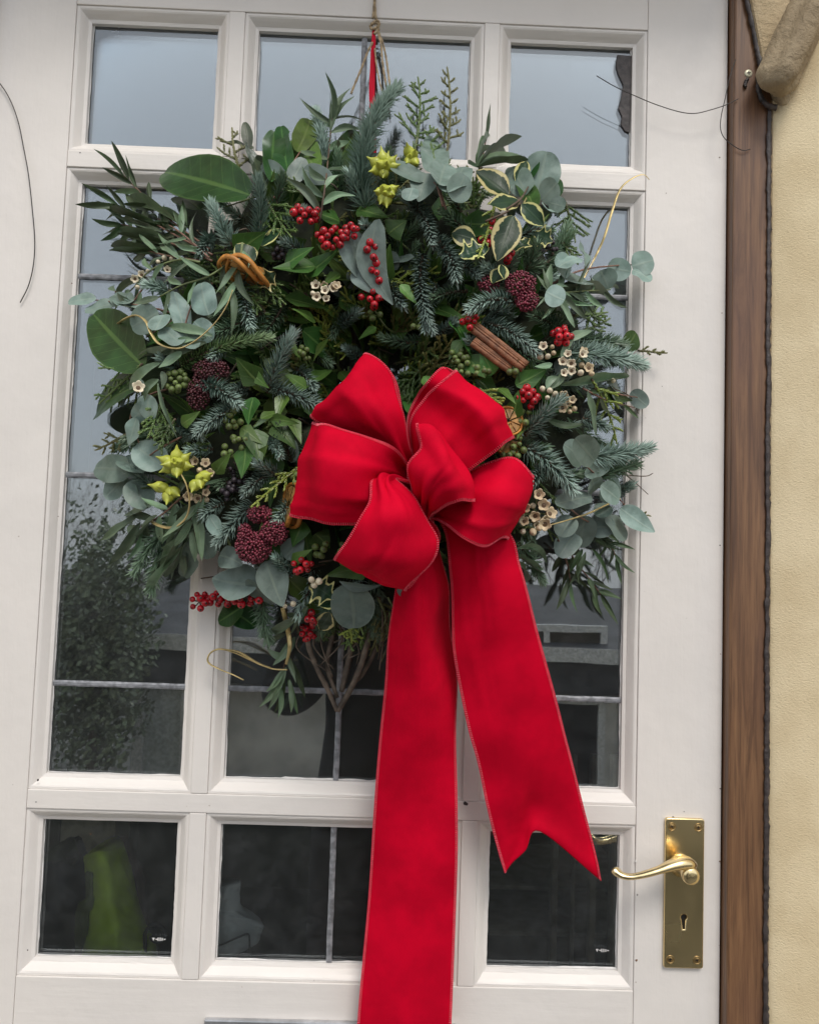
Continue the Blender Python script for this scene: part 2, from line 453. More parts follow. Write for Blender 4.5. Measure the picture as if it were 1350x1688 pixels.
# ================================================================== DOOR
GX = [(-0.3, -0.1608), (-0.1164, 0.1192), (0.1634, 0.3)]
GZ = [(1.7925, 1.93), (1.1161, 1.7472), (0.9309, 1.0696)]
BW = 0.0135
FACE = -0.016
door = thing('front_door', 'cream painted glazed front door with nine leaded panes and brass lever handle', 'door', (0, 0, 0.0))
g = 0.00015
def slab(name, x0, x1, z0, z1, mat, y0=FACE, y1=0.028):
    m = MB(); m.box((x0 + g, y0, z0 + g), (x1 - g, y1, z1 - g))
    return m.build(name, M[mat], door, bevel=0.0008)
o0, o1, o2, o3, o4, o5 = GX[0][0] - BW, GX[0][1] + BW, GX[1][0] - BW, GX[1][1] + BW, GX[2][0] - BW, GX[2][1] + BW
slab('stile', -0.4025, o0, 0.01, 2.04, 'paint_v'); slab('stile', o5, 0.4025, 0.01, 2.04, 'paint_v')
slab('rail', o0, o5, GZ[0][1] + BW, 2.04, 'paint_h')
slab('rail', o0, o5, GZ[1][1] + BW, GZ[0][0] - BW, 'paint_h')
slab('rail', o0, o5, GZ[2][1] + BW, GZ[1][0] - BW, 'paint_h')
slab('rail', o0, o5, 0.76, GZ[2][0] - BW, 'paint_h')
slab('rail', o0, o5, 0.01, 0.22, 'paint_h')
slab('lower_panel', o0, o5, 0.22, 0.76, 'paint_v', -0.004, 0.012)
for z0, z1 in GZ:
    slab('mullion', o1, o2, z0 - BW, z1 + BW, 'paint_v'); slab('mullion', o3, o4, z0 - BW, z1 + BW, 'paint_v')

PROF = [(0.0, 0.0005), (0.0, -0.0048), (0.0022, -0.0056), (0.0034, -0.0060), (0.0048, -0.0078), (0.0072, -0.0108), (0.0096, -0.0134), (0.0112, -0.0142), (0.01338, -0.0142), (0.01338, 0.0005)]
def bead(p0, p1, out, mat):
    """mitred moulding between two glass corners; out is the direction away from the glass"""
    p0, p1, out = Vector(p0), Vector(p1), Vector(out)
    d = (p1 - p0).normalized()
    m = MB(); n = len(PROF); K = 13
    vs = []
    for k in range(K):
        t = k / (K - 1)
        for o, y in PROF:
            a = p0 + out * o - d * o; b = p1 + out * o + d * o
            q = a.lerp(b, t); q.y = y
            if 0 < k < K - 1:
                q.y += random.uniform(-.00012, .00012); q += out * random.uniform(-.0001, .0001)
            vs.append(q)
    fs = [(k * n + i, k * n + (i + 1) % n, (k + 1) * n + (i + 1) % n, (k + 1) * n + i) for k in range(K - 1) for i in range(n)]
    fs += [tuple(range(n)), tuple(range((K - 1) * n, K * n))[::-1]]
    m.add(vs, fs)
    o = m.build('glazing_bead', M[mat], door)
    bm = bmesh.new(); bm.from_mesh(o.data); bmesh.ops.recalc_face_normals(bm, faces=bm.faces); bm.to_mesh(o.data); bm.free()
    return o

def ragged(a, b, inward, wmax, parent):
    """uneven lick of paint left on the glass along one edge"""
    a, b, inward = Vector(a), Vector(b), Vector(inward)
    n = max(8, int((b - a).length / 0.0045)); m = MB(); vs = []; w = 0.0008
    for i in range(n + 1):
        w += random.uniform(-.0004, .0004); w = min(max(w, 0.0001), wmax)
        if random.random() < .04: w = random.uniform(0, wmax * 1.3)
        p = a.lerp(b, i / n)
        for off, y in ((-0.0003, -0.0011), (w * .8, -0.0010), (w, -0.0002)):
            q = p + inward * off; q.y = y; vs.append(q)
    fs = []
    for i in range(n):
        for k in range(2): fs.append((i * 3 + k, i * 3 + k + 1, i * 3 + k + 4, i * 3 + k + 3))
    m.add(vs, fs)
    return m.build('paint_smear', M['smear'], parent)

for r, (z0, z1) in enumerate(GZ):
    for c, (x0, x1) in enumerate(GX):
        bead((x0, 0, z0), (x1, 0, z0), (0, 0, -1), 'paint_h'); bead((x0, 0, z1), (x1, 0, z1), (0, 0, 1), 'paint_h')
        bead((x0, 0, z0), (x0, 0, z1), (-1, 0, 0), 'paint_v'); bead((x1, 0, z0), (x1, 0, z1), (1, 0, 0), 'paint_v')
        m = MB(); m.box((x0 - .006, 0.0006, z0 - .006), (x1 + .006, 0.0046, z1 + .006))
        pane = m.build('window_pane', M['glass'], door)
        i = 0.0007
        ragged((x0, 0, z0 + i), (x1, 0, z0 + i), (0, 0, 1), 0.0015, pane)
        ragged((x0 + i, 0, z0), (x0 + i, 0, z1), (1, 0, 0), 0.0010, pane)
        ragged((x1 - i, 0, z0), (x1 - i, 0, z1), (-1, 0, 0), 0.0010, pane)
        def came(p, q):
            p, q = Vector(p), Vector(q); d = (q - p).normalized(); s = Vector((d.z, 0, -d.x)); m = MB()
            N = max(10, int((q - p).length / .008)); vs = []
            prof = [(-.0031, 0.0), (-.0029, -.0011), (-.0012, -.0019), (.0012, -.0019), (.0029, -.0011), (.0031, 0.0)]
            for k in range(N + 1):
                c_ = p.lerp(q, k / N); j = random.uniform(-.00025, .00025)
                for a, y in prof:
                    t = c_ + s * (a * random.uniform(.95, 1.05) + j); t.y = y + random.uniform(-.0001, .0001) - .0002; vs.append(t)
            m.add(vs, [(k * 6 + i, k * 6 + i + 1, k * 6 + i + 7, k * 6 + i + 6) for k in range(N) for i in range(5)])
            m.build('lead_came', M['lead'], pane)
        if c == 1: came((0.0005, 0, z0), (0.0005, 0, z1))
        if r == 1:
            for z in (1.646, 1.429, 1.2085):
                if c == 1: came((x0, 0, z), (-.0026, 0, z)); came((.0036, 0, z), (x1, 0, z))
                else: came((x0, 0, z), (x1, 0, z))
        if r == 2 and c != 1:
            # tiny etched safety mark near the lower right corner of the glass
            m = MB(); bx, bz = x1 - 0.022, z0 + 0.017
            m.add([(bx, -.0003, bz + .003), (bx + .003, -.0003, bz + .003), (bx + .0015, -.0003, bz)], [(0, 2, 1)])
            for k, (w, h) in enumerate(((.0018, .0006), (.0011, .003), (.0011, .003), (.0012, .0022), (.0018, .0006))):
                xx = bx + .0036 + k * .0021; m.box((xx, -.0004, bz + .0015 - h / 2), (xx + w, .0005, bz + .0015 + h / 2))
            m.build('etched_mark', M['smear'], pane)

# dark piece put in for a dark reflection at the top right pane's edge
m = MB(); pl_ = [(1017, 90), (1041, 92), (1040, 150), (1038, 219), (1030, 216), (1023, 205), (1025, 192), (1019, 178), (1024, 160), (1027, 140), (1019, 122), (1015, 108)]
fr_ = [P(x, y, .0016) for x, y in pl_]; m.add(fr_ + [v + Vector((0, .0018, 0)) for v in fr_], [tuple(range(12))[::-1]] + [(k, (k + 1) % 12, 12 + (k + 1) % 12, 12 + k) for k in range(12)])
m.build('dark_reflection', M['mastic'], door, bevel=.0006)
# paint drips and chips on rails
def chip(px, py, s, mat, d=-FACE):
    m = MB(); p = P(px, py, d + .0003); n = 7
    vs = [p + Vector((math.cos(2 * math.pi * k / n) * s * random.uniform(.5, 1.2), 0, math.sin(2 * math.pi * k / n) * s * random.uniform(.4, 1))) for k in range(n)]
    m.add(vs + [v + Vector((0, .0006, 0)) for v in vs], [tuple(range(n))[::-1]] + [(k, (k + 1) % n, n + (k + 1) % n, n + k) for k in range(n)])
    return m.build('paint_chip', M['wood'] if mat == 'wood' else M[mat], door)
chip(767, 1325, .0032, 'mastic'); chip(1109, 1347, .0011, 'mastic'); chip(1127, 1338, .0007, 'mastic'); chip(1049, 1583, .0016, 'wood'); chip(1048, 1420, .0015, 'smear'); chip(63, 1286, .0014, 'mastic')
for cx_, cy_ in ((1187, 250), (1188, 520), (1186, 880), (1187, 1090), (1184, 1560), (1049, 1480), (1047, 1610), (1063, 700), (1061, 960), (132, 250), (118, 470), (96, 860), (60, 1330), (46, 1560), (310, 1325), (345, 1330), (400, 1612), (520, 1618), (1090, 640), (1130, 1010), (1098, 300), (30, 900), (22, 1300), (700, 1612)):
    chip(cx_ + random.uniform(-2, 2), cy_ + random.uniform(-20, 20), random.uniform(.0003, .0009), random.choice(['wood', 'mastic', 'wood']))
chip(150, 1375, .0008, 'wood'); chip(1187, 1300, .0012, 'wood'); chip(1186, 1420, .001, 'wood')

# ---- handle: plate cut with a keyhole, screws, boss, scroll lever
hx, hz = 0.36325, 0.9438
def closed_curve(cu, pts):
    sp = cu.splines.new('POLY'); sp.points.add(len(pts) - 1)
    for k, (x, z) in enumerate(pts): sp.points[k].co = (x, z, 0, 1)
    sp.use_cyclic_u = True
cu = bpy.data.curves.new('plate_outline', 'CURVE'); cu.dimensions = '2D'; cu.fill_mode = 'BOTH'
W2, H = 0.0192, 0.1478
rp = []
for cx, cz, a0 in ((W2 - .0015, H - .0015, 0), (-W2 + .0015, H - .0015, 90), (-W2 + .0015, .0015, 180), (W2 - .0015, .0015, 270)):
    for k in range(5):
        a = math.radians(a0 + k * 22.5); rp.append((cx + .0015 * math.cos(a), cz + .0015 * math.sin(a)))
closed_curve(cu, rp)
kc = 0.0495
kh = [(.0042 * math.cos(math.radians(a)), kc + .0042 * math.sin(math.radians(a))) for a in range(-52, 233, 15)] + [(-.0024, kc - .0130), (.0024, kc - .0130)]
closed_curve(cu, kh)
cu.extrude = 0.0011; cu.bevel_depth = 0.0011; cu.bevel_resolution = 2
tmp = bpy.data.objects.new('plate_outline', cu); COL.objects.link(tmp)
bpy.context.view_layer.update()
me = bpy.data.meshes.new_from_object(tmp.evaluated_get(bpy.context.evaluated_depsgraph_get()))
bpy.data.objects.remove(tmp); bpy.data.curves.remove(cu)
me.name = 'handle_plate'; me.materials.clear(); me.materials.append(M['brass'])
plate = link('handle_plate', me, door, Matrix.Translation((hx, FACE - .0022, hz)) @ Matrix.Rotation(math.radians(90), 4, 'X'))
m = MB(); m.box((hx - .008, FACE - .0006, hz + .03), (hx + .008, FACE - .0002, hz + .06)); m.build('keyhole', M['black'], plate)
for sx, sz in ((-1, 0), (1, 0), (-1, 1), (1, 1)):
    c = Vector((hx + sx * .0138, FACE - .0044, hz + .0075 + sz * (H - .015)))
    m = MB(); m.lathe([(0, .0003), (.0026, .0002), (.0032, -.0002), (.0034, .0004), (.0042, .0004), (.0044, -.0004)], c, (0, -1, 0), 18)
    a = random.uniform(0, 3); u = Vector((math.cos(a), 0, math.sin(a))); w = Vector((-u.z, 0, u.x))
    s = m.build('screw', M['brass_dark'], plate, smooth=True)
    m = MB()
    for d1, d2 in ((u, w), (w, u)):
        q = [c + d1 * .0018 * i + d2 * .0004 * j + Vector((0, -.0004, 0)) for i, j in ((-1, -1), (1, -1), (1, 1), (-1, 1))]
        m.add(q + [v + Vector((0, .0005, 0)) for v in q], [(0, 1, 2, 3), (0, 1, 5, 4), (1, 2, 6, 5), (2, 3, 7, 6), (3, 0, 4, 7)])
    m.build('screw_slot', M['black'], s)
bc = P(1121, 1426, .02); bc.y = FACE - .0044
m = MB(); m.lathe([(.0112, 0), (.0112, .003), (.0092, .005), (.0078, .011), (.0080, .020), (.0088, .026), (.0088, .0300), (.0076, .0318), (.004, .0328), (0, .0330)], bc, (0, -1, 0), 28)
boss = m.build('lever_boss', M['brass'], door, smooth=True)
pts = [(1141, 1425, .042), (1127, 1422, .047), (1108, 1426, .050), (1086, 1434, .052), (1063, 1441, .052), (1043, 1445, .051), (1028, 1444, .049), (1017, 1438, .046), (1011, 1431, .043)]
path = curve_path([P(*p) for p in pts], 6)
rad = np.interp(np.linspace(0, 1, len(path)), [0, .08, .2, .38, .6, .78, .88, .95, 1], [.0062, .0092, .0082, .0050, .0040, .0044, .0056, .0060, .0028])
m = MB(); m.tube(path, list(rad), 18, flat=.72); m.build('lever', M['brass'], boss, smooth=True)

# ---- letter plate at the bottom edge of the view
m = MB(); m.box((-.121, FACE - .006, .800), (.133, FACE - .0002, .8823)); lp = m.build('letter_plate', M['steel'], door, bevel=.0016)
m = MB(); m.box((-.095, FACE - .0085, .815), (.107, FACE - .0062, .866)); m.build('letter_flap', M['steel'], lp, bevel=.001)
for x in (-.110, .122):
    m = MB(); m.lathe([(0, .003), (.003, .0022), (.004, 0)], (x, FACE - .006, .841), (0, -1, 0), 14); m.build('bolt_head', M['steel'], lp, smooth=True)

# ================================================================== DOOR FRAME
frame = thing('door_frame', 'varnished brown timber door frame standing beside the cream door', 'door frame', (.42, 0, 0))
m = MB(); m.box((.4037, -.031, 0), (.4445, .05, 2.085)); m.build('jamb', M['wood'], frame, bevel=.0022)
m = MB(); m.box((-.4445, -.031, 0), (-.4037, .05, 2.085)); m.build('jamb', M['wood'], frame, bevel=.0022)
m = MB(); m.box((-.4445, -.031, 2.0853), (.4445, .05, 2.13)); m.build('head', M['wood'], frame, bevel=.0022)
m = MB(); m.box((.395, .0285, 0), (.4062, .05, 2.085)); m.box((-.4062, .0285, 0), (-.395, .05, 2.085)); m.build('stop', M['wood'], frame)
c = P(1233, 121, .0312)
m = MB(); m.lathe([(0, .0011), (.0030, .0010), (.0041, .0006), (.0044, -.0002)], c, (0, -1, 0), 24); s = m.build('screw', M['screw'], frame, smooth=True)
m = MB()
for u, w in ((Vector((1, 0, .12)), Vector((-.12, 0, 1))), (Vector((-.12, 0, 1)), Vector((1, 0, .12)))):
    q = [c + u * .0022 * i + w * .0005 * j + Vector((0, -.0013, 0)) for i, j in ((-1, -1), (1, -1), (1, 1), (-1, 1))]
    m.add(q, [(0, 1, 2, 3)])
m.build('screw_slot', M['black'], s)
def lumpy(pts, r, jit, k=8, fl=.8):
    path = curve_path([P(*p) for p in pts], k)
    path = [p + Vector((random.uniform(-jit, jit), 0, random.uniform(-jit, jit))) for p in path]
    m = MB(); m.tube(path, [r * random.uniform(.72, 1.25) for _ in path], 8, flat=fl); return m
lumpy([(1223, -60, .034), (1231, 0, .034), (1240, 40, .034), (1249, 85, .034), (1254, 112, .036), (1250, 132, .037), (1252, 155, .037), (1262, 172, .037), (1278, 178, .036)], .0026, .0005, 8, 1.25).build('sealant_bead', M['mastic'], frame, smooth=True)
lumpy([(1268, 172, .0335)] + [(1268 - (y - 172) * .0045 + random.uniform(-1, 1), y, .0328) for y in range(210, 1860, 36)], .0013, .0003, 6, 2.1).build('sealant_bead', M['mastic'], frame, smooth=True)
lumpy([(1232, 130, .032), (1228, 136, .033), (1227, 143, .032)], .0022, .0005).build('sealant_blob', M['mastic'], frame, smooth=True)

# ================================================================== WALL AND STONEWORK
wall = thing('house_wall', 'cream textured stucco wall standing against the brown door frame', 'wall', (.5, -.1, -.15))
def stucco_wall(side):
    m = MB(); xs = [(.4445, .06), (.4445, -.024), (.447, -.029)] + [(.447 + t * .20, -.029 - t * .17) for t in np.linspace(.08, 1, 9)] + [(.67, -.206), (.73, -.208), (4.2, -.208), (4.2, .06)]
    zs = np.linspace(-.15, 3.6, 60)
    vs = [(x * side, y, z) for z in zs for x, y in xs]; n = len(xs)
    m.add(vs, [(i * n + k, i * n + k + 1, (i + 1) * n + k + 1, (i + 1) * n + k) if side > 0 else (i * n + k, (i + 1) * n + k, (i + 1) * n + k + 1, i * n + k + 1) for i in range(len(zs) - 1) for k in range(n - 1)])
    return m
stucco_wall(1).build('reveal', M['stucco'], wall)
stucco_wall(-1).build('reveal', M['stucco'], wall)
m = MB(); m.box((-.4445, -.208, 2.131), (.4445, .06, 3.6)); m.build('wall_over_door', M['stucco'], wall)

stone = thing('stone_moulding', 'weathered stone label moulding slanting up beside the door frame top', 'stone moulding', P(1285, 160, .05))
poly = [(1232, -260), (1232, -60), (1238, 0), (1247, 45), (1256, 95), (1266, 130), (1290, 172), (1335, 172), (1520, -60), (1520, -260)]
K = len(poly); m = MB()
fr = [P(x, y, .040) for x, y in poly]; bk = [v + Vector((.002, .06, 0)) for v in fr]
m.add(fr + bk, [tuple(range(K))[::-1]] + [(k, (k + 1) % K, K + (k + 1) % K, K + k) for k in range(K)])
o = m.build('stone_face', M['stone'], stone, bevel=.004)
ax = [P(1277, 143, .058), P(1300, 92, .060), P(1330, 28, .062), P(1368, -48, .064), P(1430, -170, .066)]
path = curve_path(ax, 14)
t = (path[1] - path[0]).normalized(); fwd = Vector((0, -1, 0)); s = t.cross(fwd).normalized(); up = s.cross(t)
vs = []; n = 26
for i, p in enumerate(path):
    e = min(1, .62 + .38 * math.sin(min(1, i / 5) * math.pi / 2))
    for k in range(n):
        a = 2 * math.pi * k / n
        r = .0168 * (.84 + .46 * abs(math.cos(1.5 * a + .95)) ** 1.3 + .05 * math.cos(7 * a)) * e * (1 + random.uniform(-.016, .016) + .014 * math.sin(i * .37 + 2 * a))
        vs.append(p + s * math.cos(a) * r * 1.12 + up * math.sin(a) * r - t * (.006 * (1 - e)))
fs = [(i * n + k, i * n + (k + 1) % n, (i + 1) * n + (k + 1) % n, (i + 1) * n + k) for i in range(len(path) - 1) for k in range(n)] + [tuple(range(n))[::-1]]
m = MB(); m.add(vs, fs); o = m.build('roll', M['stone2'], stone, smooth=True)
bm = bmesh.new(); bm.from_mesh(o.data); bmesh.ops.recalc_face_normals(bm, faces=bm.faces); bm.to_mesh(o.data); bm.free()

# ================================================================== STRAY WIRES
def wire(pts, r, label):
    path = curve_path([P(*p) for p in pts], 6)
    m = MB(); m.tube(path, r, 5)
    return tag(m.build('stray_wire', M['wire'], None, smooth=True), label, 'wire', 'stray thin wires on the door and frame')
wire([(-40, 100, .022), (-8, 128, .02), (14, 158, .02), (30, 198, .021), (40, 245, .022), (48, 290, .023), (54, 345, .023), (58, 395, .022), (56, 435, .021), (48, 470, .020), (34, 499, .019)], .0006, 'long dark wire bowed down the left door stile')
wire([(983, 125, .030), (1012, 142, .030), (1044, 157, .030), (1080, 172, .030), (1118, 184, .031), (1144, 187, .031), (1168, 182, .032), (1196, 173, .033), (1216, 163, .033)], .0005, 'dark wire sagging from the top right pane to the brown frame')
wire([(1212, 98, .033), (1202, 128, .034), (1194, 165, .035), (1188, 192, .035), (1187, 212, .035), (1193, 227, .035), (1208, 240, .034), (1224, 248, .034), (1236, 246, .033)], .0005, 'dark wire loop hanging across the edge of the brown frame')

# ================================================================== WREATH
WC = P(608, 628, .05); WC.y = 0
RR, RA = .152, .112
def prof(x, z):
    r = math.hypot(x - WC.x, z - WC.z)
    q = 1 - ((r - RR) / RA) ** 2
    base = .030 if r < RR + RA else max(.022, .030 - (r - RR - RA) * .1)
    return base + .080 * math.sqrt(max(0, q))
def X(px, py, off=0.0):
    d = .05
    for _ in range(3):
        p = P(px, py, d); d = prof(p.x, p.z)
    return P(px, py, max(.021, d + off))
wreath = thing('christmas_wreath', 'large round wreath of fir, eucalyptus, holly and berries on the door', 'wreath', (WC.x, -.02, WC.z))

# ---- core of moss and vine
nu, nv = 72, 20
vs = []
for i in range(nu):
    a = 2 * math.pi * i / nu
    for k in range(nv):
        b = 2 * math.pi * k / nv
        r = .072 + random.uniform(-.012, .012)
        x = (RR - .004 + r * math.cos(b)) * math.cos(a); z = (RR - .004 + r * math.cos(b)) * math.sin(a)
        vs.append((WC.x + x, min(-.018, -.046 - .5 * r * math.sin(b)), WC.z + z))
m = MB(); m.add(vs, [(i * nv + k, i * nv + (k + 1) % nv, ((i + 1) % nu) * nv + (k + 1) % nv, ((i + 1) % nu) * nv + k) for i in range(nu) for k in range(nv)])
m.build('moss_base', M['moss'], wreath, smooth=True)
for j in range(9):
    ph, rr = random.uniform(0, 6.28), random.uniform(.010, .032)
    tw = random.choice([2, 3, 4, -3]); R0 = RR + random.uniform(-.03, .045); N = 90
    path = [Vector((WC.x + (R0 + rr * math.cos(ph + tw * a)) * math.cos(a), -.030 - .012 * math.sin(ph + tw * a), WC.z + (R0 + rr * math.cos(ph + tw * a)) * math.sin(a))) for a in [2 * math.pi * i / N for i in range(N + 1)]]
    m = MB(); m.tube(path, [.0042 * random.uniform(.85, 1.15) for _ in path], 7); m.build('vine', M['vine'], wreath, smooth=True)
def twig(pts, r0, r1, name='vine', mat='vine', n=7, knob=.12):
    path = curve_path(pts, 7)
    rad = [(r0 + (r1 - r0) * i / (len(path) - 1)) * random.uniform(1 - knob, 1 + knob) for i in range(len(path))]
    m = MB(); m.tube(path, rad, n); return m.build(name, M[mat], wreath, smooth=True, org=path[0])
# vine ends showing below the wreath, meeting in a point over the lead came
twig([P(505, 1000, .05), P(508, 1060, .045), P(522, 1100, .04), P(538, 1132, .036), P(556, 1172, .032)], .0028, .0025)
twig([P(612, 1020, .05), P(604, 1065, .046), P(592, 1105, .042), P(575, 1142, .036), P(557, 1172, .032)], .0031, .0028)
twig([P(560, 1010, .04), P(545, 1060, .036), P(540, 1100, .033), P(556, 1150, .03)], .0027, .0021)
twig([P(630, 1000, .05), P(622, 1060, .042), P(600, 1108, .034), P(585, 1125, .03)], .0025, .0019)
twig([P(585, 1010, .034), P(580, 1060, .032), P(572, 1100, .03), P(563, 1140, .028)], .0034, .0026)
for _ in range(14):
    x0 = random.uniform(490, 650); y0 = random.uniform(985, 1040)
    twig([P(x0, y0, .05), P(x0 + random.uniform(-25, 25), y0 + 40, .045), P(x0 + random.uniform(-45, 45), y0 + random.uniform(60, 95), .04)], .0011, .0006, 'thin_twig', 'vine', 5)

# ---- needles
def needle_arrays(path, nlen, wid, dens, ang0=76, ang1=38, bias=None, bias_amt=.5, lift=.30, tipball=True):
    """path: list of points; returns vertices, faces, shade for every needle along it"""
    pts = np.array([tuple(p) for p in path]); seg = np.linalg.norm(np.diff(pts, axis=0), axis=1); cum = np.concatenate([[0], np.cumsum(seg)]); L = cum[-1]
    n = max(8, int(dens * L)); t = (np.arange(n) + rng.random(n) * .8) / n * L
    t = np.clip(t, 0, L * .999)
    pos = np.stack([np.interp(t, cum, pts[:, k]) for k in range(3)], 1)
    tg = np.stack([np.interp(np.clip(t + L * .03, 0, L), cum, pts[:, k]) - np.interp(np.clip(t - L * .03, 0, L), cum, pts[:, k]) for k in range(3)], 1)
    tg /= np.linalg.norm(tg, axis=1)[:, None] + 1e-9
    ref = np.array([0.3, -.9, .2]); u = np.cross(tg, ref); u /= np.linalg.norm(u, axis=1)[:, None]; w = np.cross(tg, u)
    ph = np.arange(n) * 2.39996 + rng.normal(0, .25, n)
    rad = u * np.cos(ph)[:, None] + w * np.sin(ph)[:, None]
    if bias is not None:
        rad = rad + np.array(tuple(bias)) * bias_amt; rad /= np.linalg.norm(rad, axis=1)[:, None] + 1e-9
    s = t / L
    ang = np.radians(ang0 + (ang1 - ang0) * s ** 1.4 + rng.normal(0, 6, n))
    d0 = tg * np.cos(ang)[:, None] + rad * np.sin(ang)[:, None]
    ln = nlen * (0.72 + .36 * rng.random(n)) * (1 - .35 * s ** 4)
    d1 = d0 + tg * lift + (np.array(tuple(bias)) * lift * .6 if bias is not None else 0)
    d1 /= np.linalg.norm(d1, axis=1)[:, None]
    side = np.cross(d0, rad); nn = np.linalg.norm(side, axis=1)[:, None]; side = np.where(nn > .05, side / (nn + 1e-9), u)
    nor = np.cross(side, d0)
    p0 = pos; p1 = pos + d0 * (ln * .5)[:, None]; p2 = p1 + d1 * (ln * .5)[:, None]
    hw = wid * .5
    V = np.stack([p0 + side * hw * .6, p0 - side * hw * .6, p0 + nor * hw * .5, p1 + side * hw, p1 - side * hw, p1 + nor * hw * .75, p2], 1).reshape(-1, 3)
    b = np.arange(n) * 7
    F = []
    for i in b:
        F += [(i, i + 1, i + 4, i + 3), (i + 1, i + 2, i + 5, i + 4), (i + 2, i, i + 3, i + 5), (i + 3, i + 4, i + 6), (i + 4, i + 5, i + 6), (i + 5, i + 3, i + 6)]
    r = rng.random(n) ** 1.3
    sh = np.zeros((n, 7, 3)); sh[:, :, 0] = (r * .42)[:, None]; sh[:, 3:6, 0] += .04; sh[:, 5, 0] += .50; sh[:, 2, 0] += .20; sh[:, 6, 0] += .1  # random tone per needle; the pale ridge also has its highlight painted in
    sh[:, :, 1] = ((s ** 3) * .8)[:, None]; sh[:, 6, 1] = np.clip(sh[:, 6, 1] + .25, 0, 1)
    return V, F, np.clip(sh.reshape(-1, 3), 0, 1)

def needle_mesh(name, mat, parts, org):
    Vs, Fs, Ss, off = [], [], [], 0
    for V, F, sh in parts:
        Vs.append(V); Ss.append(sh); Fs += [tuple(i + off for i in f) for f in F]; off += len(V)
    V = np.concatenate(Vs) - np.array(tuple(org)); sh = np.concatenate(Ss)
    me = bpy.data.meshes.new(name); me.from_pydata(V.tolist(), [], Fs); me.materials.append(mat)
    at = me.attributes.new('shade', 'FLOAT_VECTOR', 'POINT'); at.data.foreach_set('vector', sh.astype(np.float32).ravel())
    me.update(); return me

VIEW = Vector((0, -1, .15))
def fir(base, tip, bend=(0, 0, 0), nlen=.0145, dens=3600, mat='fir', wid=.0020, bias_amt=.45, label=None, ang=(80, 42)):
    base, tip = Vector(base), Vector(tip)
    L = (tip - base).length
    mid = (base + tip) / 2 + Vector(bend) * L + Vector((random.uniform(-.05, .05), 0, random.uniform(-.05, .05))) * L
    path = [base * (1 - t) ** 2 + mid * 2 * t * (1 - t) + tip * t * t for t in np.linspace(0, 1, 12)]
    m = MB(); m.tube(path, list(np.linspace(.0022, .0011, 12)), 6)
    sp = m.build('fir_sprig', M['twig'], wreath, smooth=True, org=base)
    if label: sp['label'] = label
    me = needle_mesh('needles', M[mat], [needle_arrays(path, nlen, wid, dens, ang[0], ang[1], VIEW, bias_amt)], base)
    tag(link('needles', me, sp, Matrix.Translation(base)), kind='stuff')
    return sp

def cypress(base, tip, side=.4, mat='cypress', n=7, nlen=.0042, bend=(0, 0, 0), label=None, droop=(0, 0, 0), wid=.0016):
    base, tip = Vector(base), Vector(tip); L = (tip - base).length
    mid = (base + tip) / 2 + Vector(bend) * L
    f = lambda t: base * (1 - t) ** 2 + mid * 2 * t * (1 - t) + tip * t * t
    path = [f(t) for t in np.linspace(0, 1, 14)]
    dirv = (tip - base).normalized(); nrm = Vector((random.uniform(-.4, .4), -1, random.uniform(-.4, .4))); sd = dirv.cross(nrm).normalized()
    m = MB(); m.tube(path, list(np.linspace(.0013, .0006, 14)), 5)
    parts = [needle_arrays(path, nlen, wid, 2400, 30, 18, None, 0, .1)]
    for k in range(n):
        t = .15 + .8 * k / n; p = f(t); s = sd * (1 if k % 2 else -1)
        l = L * side * (1 - .65 * t) * random.uniform(.7, 1.25)
        d = (dirv * random.uniform(.7, 1.0) + s * random.uniform(.5, .9) + nrm * random.uniform(-.15, .3)).normalized()
        e = p + d * l + Vector(droop) * l
        sub = [p.lerp(e, q) + s * (q * (1 - q)) * l * .25 for q in np.linspace(0, 1, 6)]
        m.tube(sub, .0006, 4); parts.append(needle_arrays(sub, nlen * .9, wid, 2300, 30, 18, None, 0, .1))
        for q in (.35, .65):
            if l > .012:
                a = sub[0].lerp(sub[-1], q); e2 = a + (d * .8 + sd * random.choice((-1, 1)) * .6).normalized() * l * .38
                s2 = [a.lerp(e2, w) for w in np.linspace(0, 1, 4)]
                parts.append(needle_arrays(s2, nlen * .8, wid * .9, 2200, 30, 18, None, 0, .1))
    sp = m.build('cypress_sprig', M['twig'], wreath, smooth=True, org=base)
    if label: sp['label'] = label
    tag(link('scales', needle_mesh('scales', M[mat], parts, base), sp, Matrix.Translation(base)), kind='stuff')
    return sp

